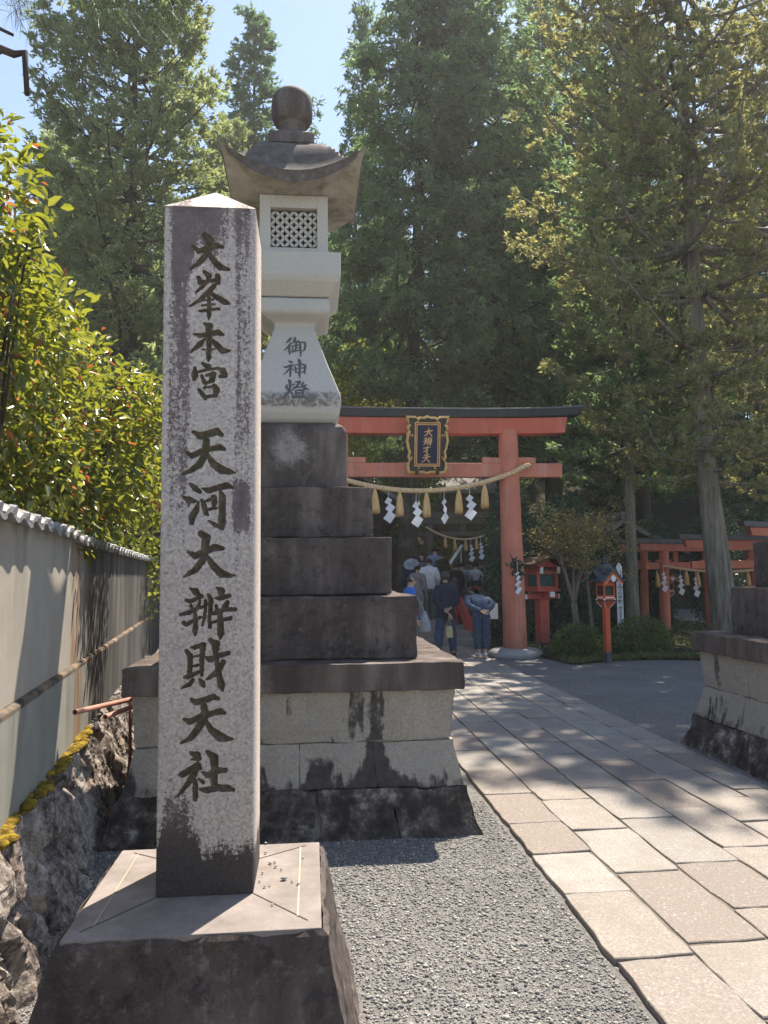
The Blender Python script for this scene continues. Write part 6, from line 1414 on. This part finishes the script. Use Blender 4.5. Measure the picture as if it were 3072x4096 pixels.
# clipped bushes and ground cover
shrub("clipped_bush", "rounded green azalea bush at the foot of the orange red lantern, the left one", [(0,0,.24,.46,.42,.37),(.12,.1,.15,.44,.4,.28)], L_BUSH, 7000, .052, .026, 51, (4.98,14.25,.03), stems=3, shell=.72, upbias=.7)
shrub("clipped_bush", "larger domed azalea bush at the foot of the white post, before the small gates", [(0,0,.28,.58,.52,.43),(-.08,-.05,.15,.60,.5,.30)], L_BUSH, 8500, .052, .026, 52, (6.42,14.75,.03), stems=3, shell=.72, upbias=.7)
def ground_cover():
    rs = np.random.default_rng(60); n = 9000; x = rs.uniform(4.5, 7.6, n); y = np.array([bed_edge(a) for a in x]) - .05 + np.abs(rs.normal(size=n))*.30
    C = np.stack([x, y, np.full(n, .03)], -1); D = unit(rs.normal(size=(n,3))*np.array([1,1,.3])+np.array([0,-.2,.55])); V, F = rhombs(C, D, rs.uniform(.04,.13,n), rs.uniform(.010,.024,n), rs)
    n2 = 5000; x = rs.uniform(4.2, 12, n2); y = rs.uniform(15, 24, n2); C = np.stack([x, y, np.full(n2, .04)], -1); D = unit(rs.normal(size=(n2,3))+np.array([0,0,.8])); V2, F2 = rhombs(C, D, rs.uniform(.06,.2,n2), rs.uniform(.02,.06,n2), rs)
    tag(link_mesh("ground_cover", np_mesh("ground_cover", np.vstack([V,V2]), np.vstack([F,F2+len(V)])), L_GRASS), "low green ground cover along the edge of the planted bed", "ground cover", kind="stuff")
ground_cover()
# overhanging pine: trunk out of view behind the wall, limb reaching in at the top
def pine():
    t = thing("pine_tree", "pine limb with long needle tufts and a bare twig hanging in at the top left", "tree", (-3.6,1.2,0)); o = Vector((-3.6,1.2,0)); tr = MB(); rs = np.random.default_rng(70); rg = random.Random(70)
    tr.tube([(0,0,-.2),(.1,.05,1.5),(.0,.1,3.0),(.15,.2,4.4),(.1,.2,5.6)], [.20,.17,.14,.10,.04], 12)
    L = lambda *p: tuple(Vector(p)-o)
    tr.tube([(.05,.12,3.5), L(-2.4,2.2,4.02), L(-1.5,2.9,4.12), L(-.75,3.05,4.10), L(-.45,3.1,4.02)], [.06,.045,.03,.02,.008], 8)
    tr.tube([L(-2.2,2.3,4.0), L(-1.62,2.9,3.80), L(-1.30,2.97,3.70), L(-1.165,3.0,3.665), L(-1.125,3.0,3.675), L(-1.12,3.0,3.60), L(-1.112,3.0,3.50)], [.03,.02,.016,.015,.014,.011,.010], 7)
    tr.tube([L(-1.5,2.92,3.84), L(-1.28,2.97,3.78), L(-1.17,3.0,3.745)], [.012,.009,.006], 6); tr.tube([L(-1.235,2.99,3.69), L(-1.215,3.0,3.665)], [.008,.006], 6)
    C = []; D = []
    for (x, y, z), m in (((-1.16,3.02,3.915),150),((-.87,3.02,3.945),120),((-.80,3.02,3.93),110),((-.63,3.02,3.94),130),((-.56,3.04,3.925),140),((-1.30,2.9,3.96),120),((-1.9,2.6,4.05),150)):
        tr.tube([L(x-.12,y-.03,z+.16), L(x,y,z+.02)], [.012,.006], 6); p = np.array(L(x,y,z)); C.append(p + rs.normal(size=(m,3))*np.array([.035,.035,.03])); D.append(unit(rs.normal(size=(m,3))*.55 + np.array([.15,-.1,-.85])))
    C = np.concatenate(C); D = np.concatenate(D); V, F = rhombs(C, D, rs.uniform(.08,.125,len(C)), .0026, rs)
    tr.build("trunk", B_DARK, t, smooth=True, fix=False); link_mesh("needles", np_mesh("needles", V, F), m_leaf("pine_needles", [(0,(.04,.065,.025)),(1,(.12,.16,.07))], (.12,.16,.05), .25), t)
pine()
# ================================================================== air
_hz = N("haze_air"); _hz.t.nodes.remove(_hz.b)
_v = _hz.new("ShaderNodeVolumePrincipled"); _v.inputs["Color"].default_value = (.93, .95, .97, 1); _v.inputs["Density"].default_value = 0.0011; _v.inputs["Anisotropy"].default_value = 0.35  # haze volume added to brighten the far, shaded trees
_hz.t.links.new(_v.outputs[0], _hz.t.nodes["Material Output"].inputs["Volume"])
mb = MB(); mb.box(-119, 119, -39, 160, -1.2, 62)
tag(mb.build("haze", _hz.m), "thin haze added to lift the dark trees", "haze", kind="stuff")
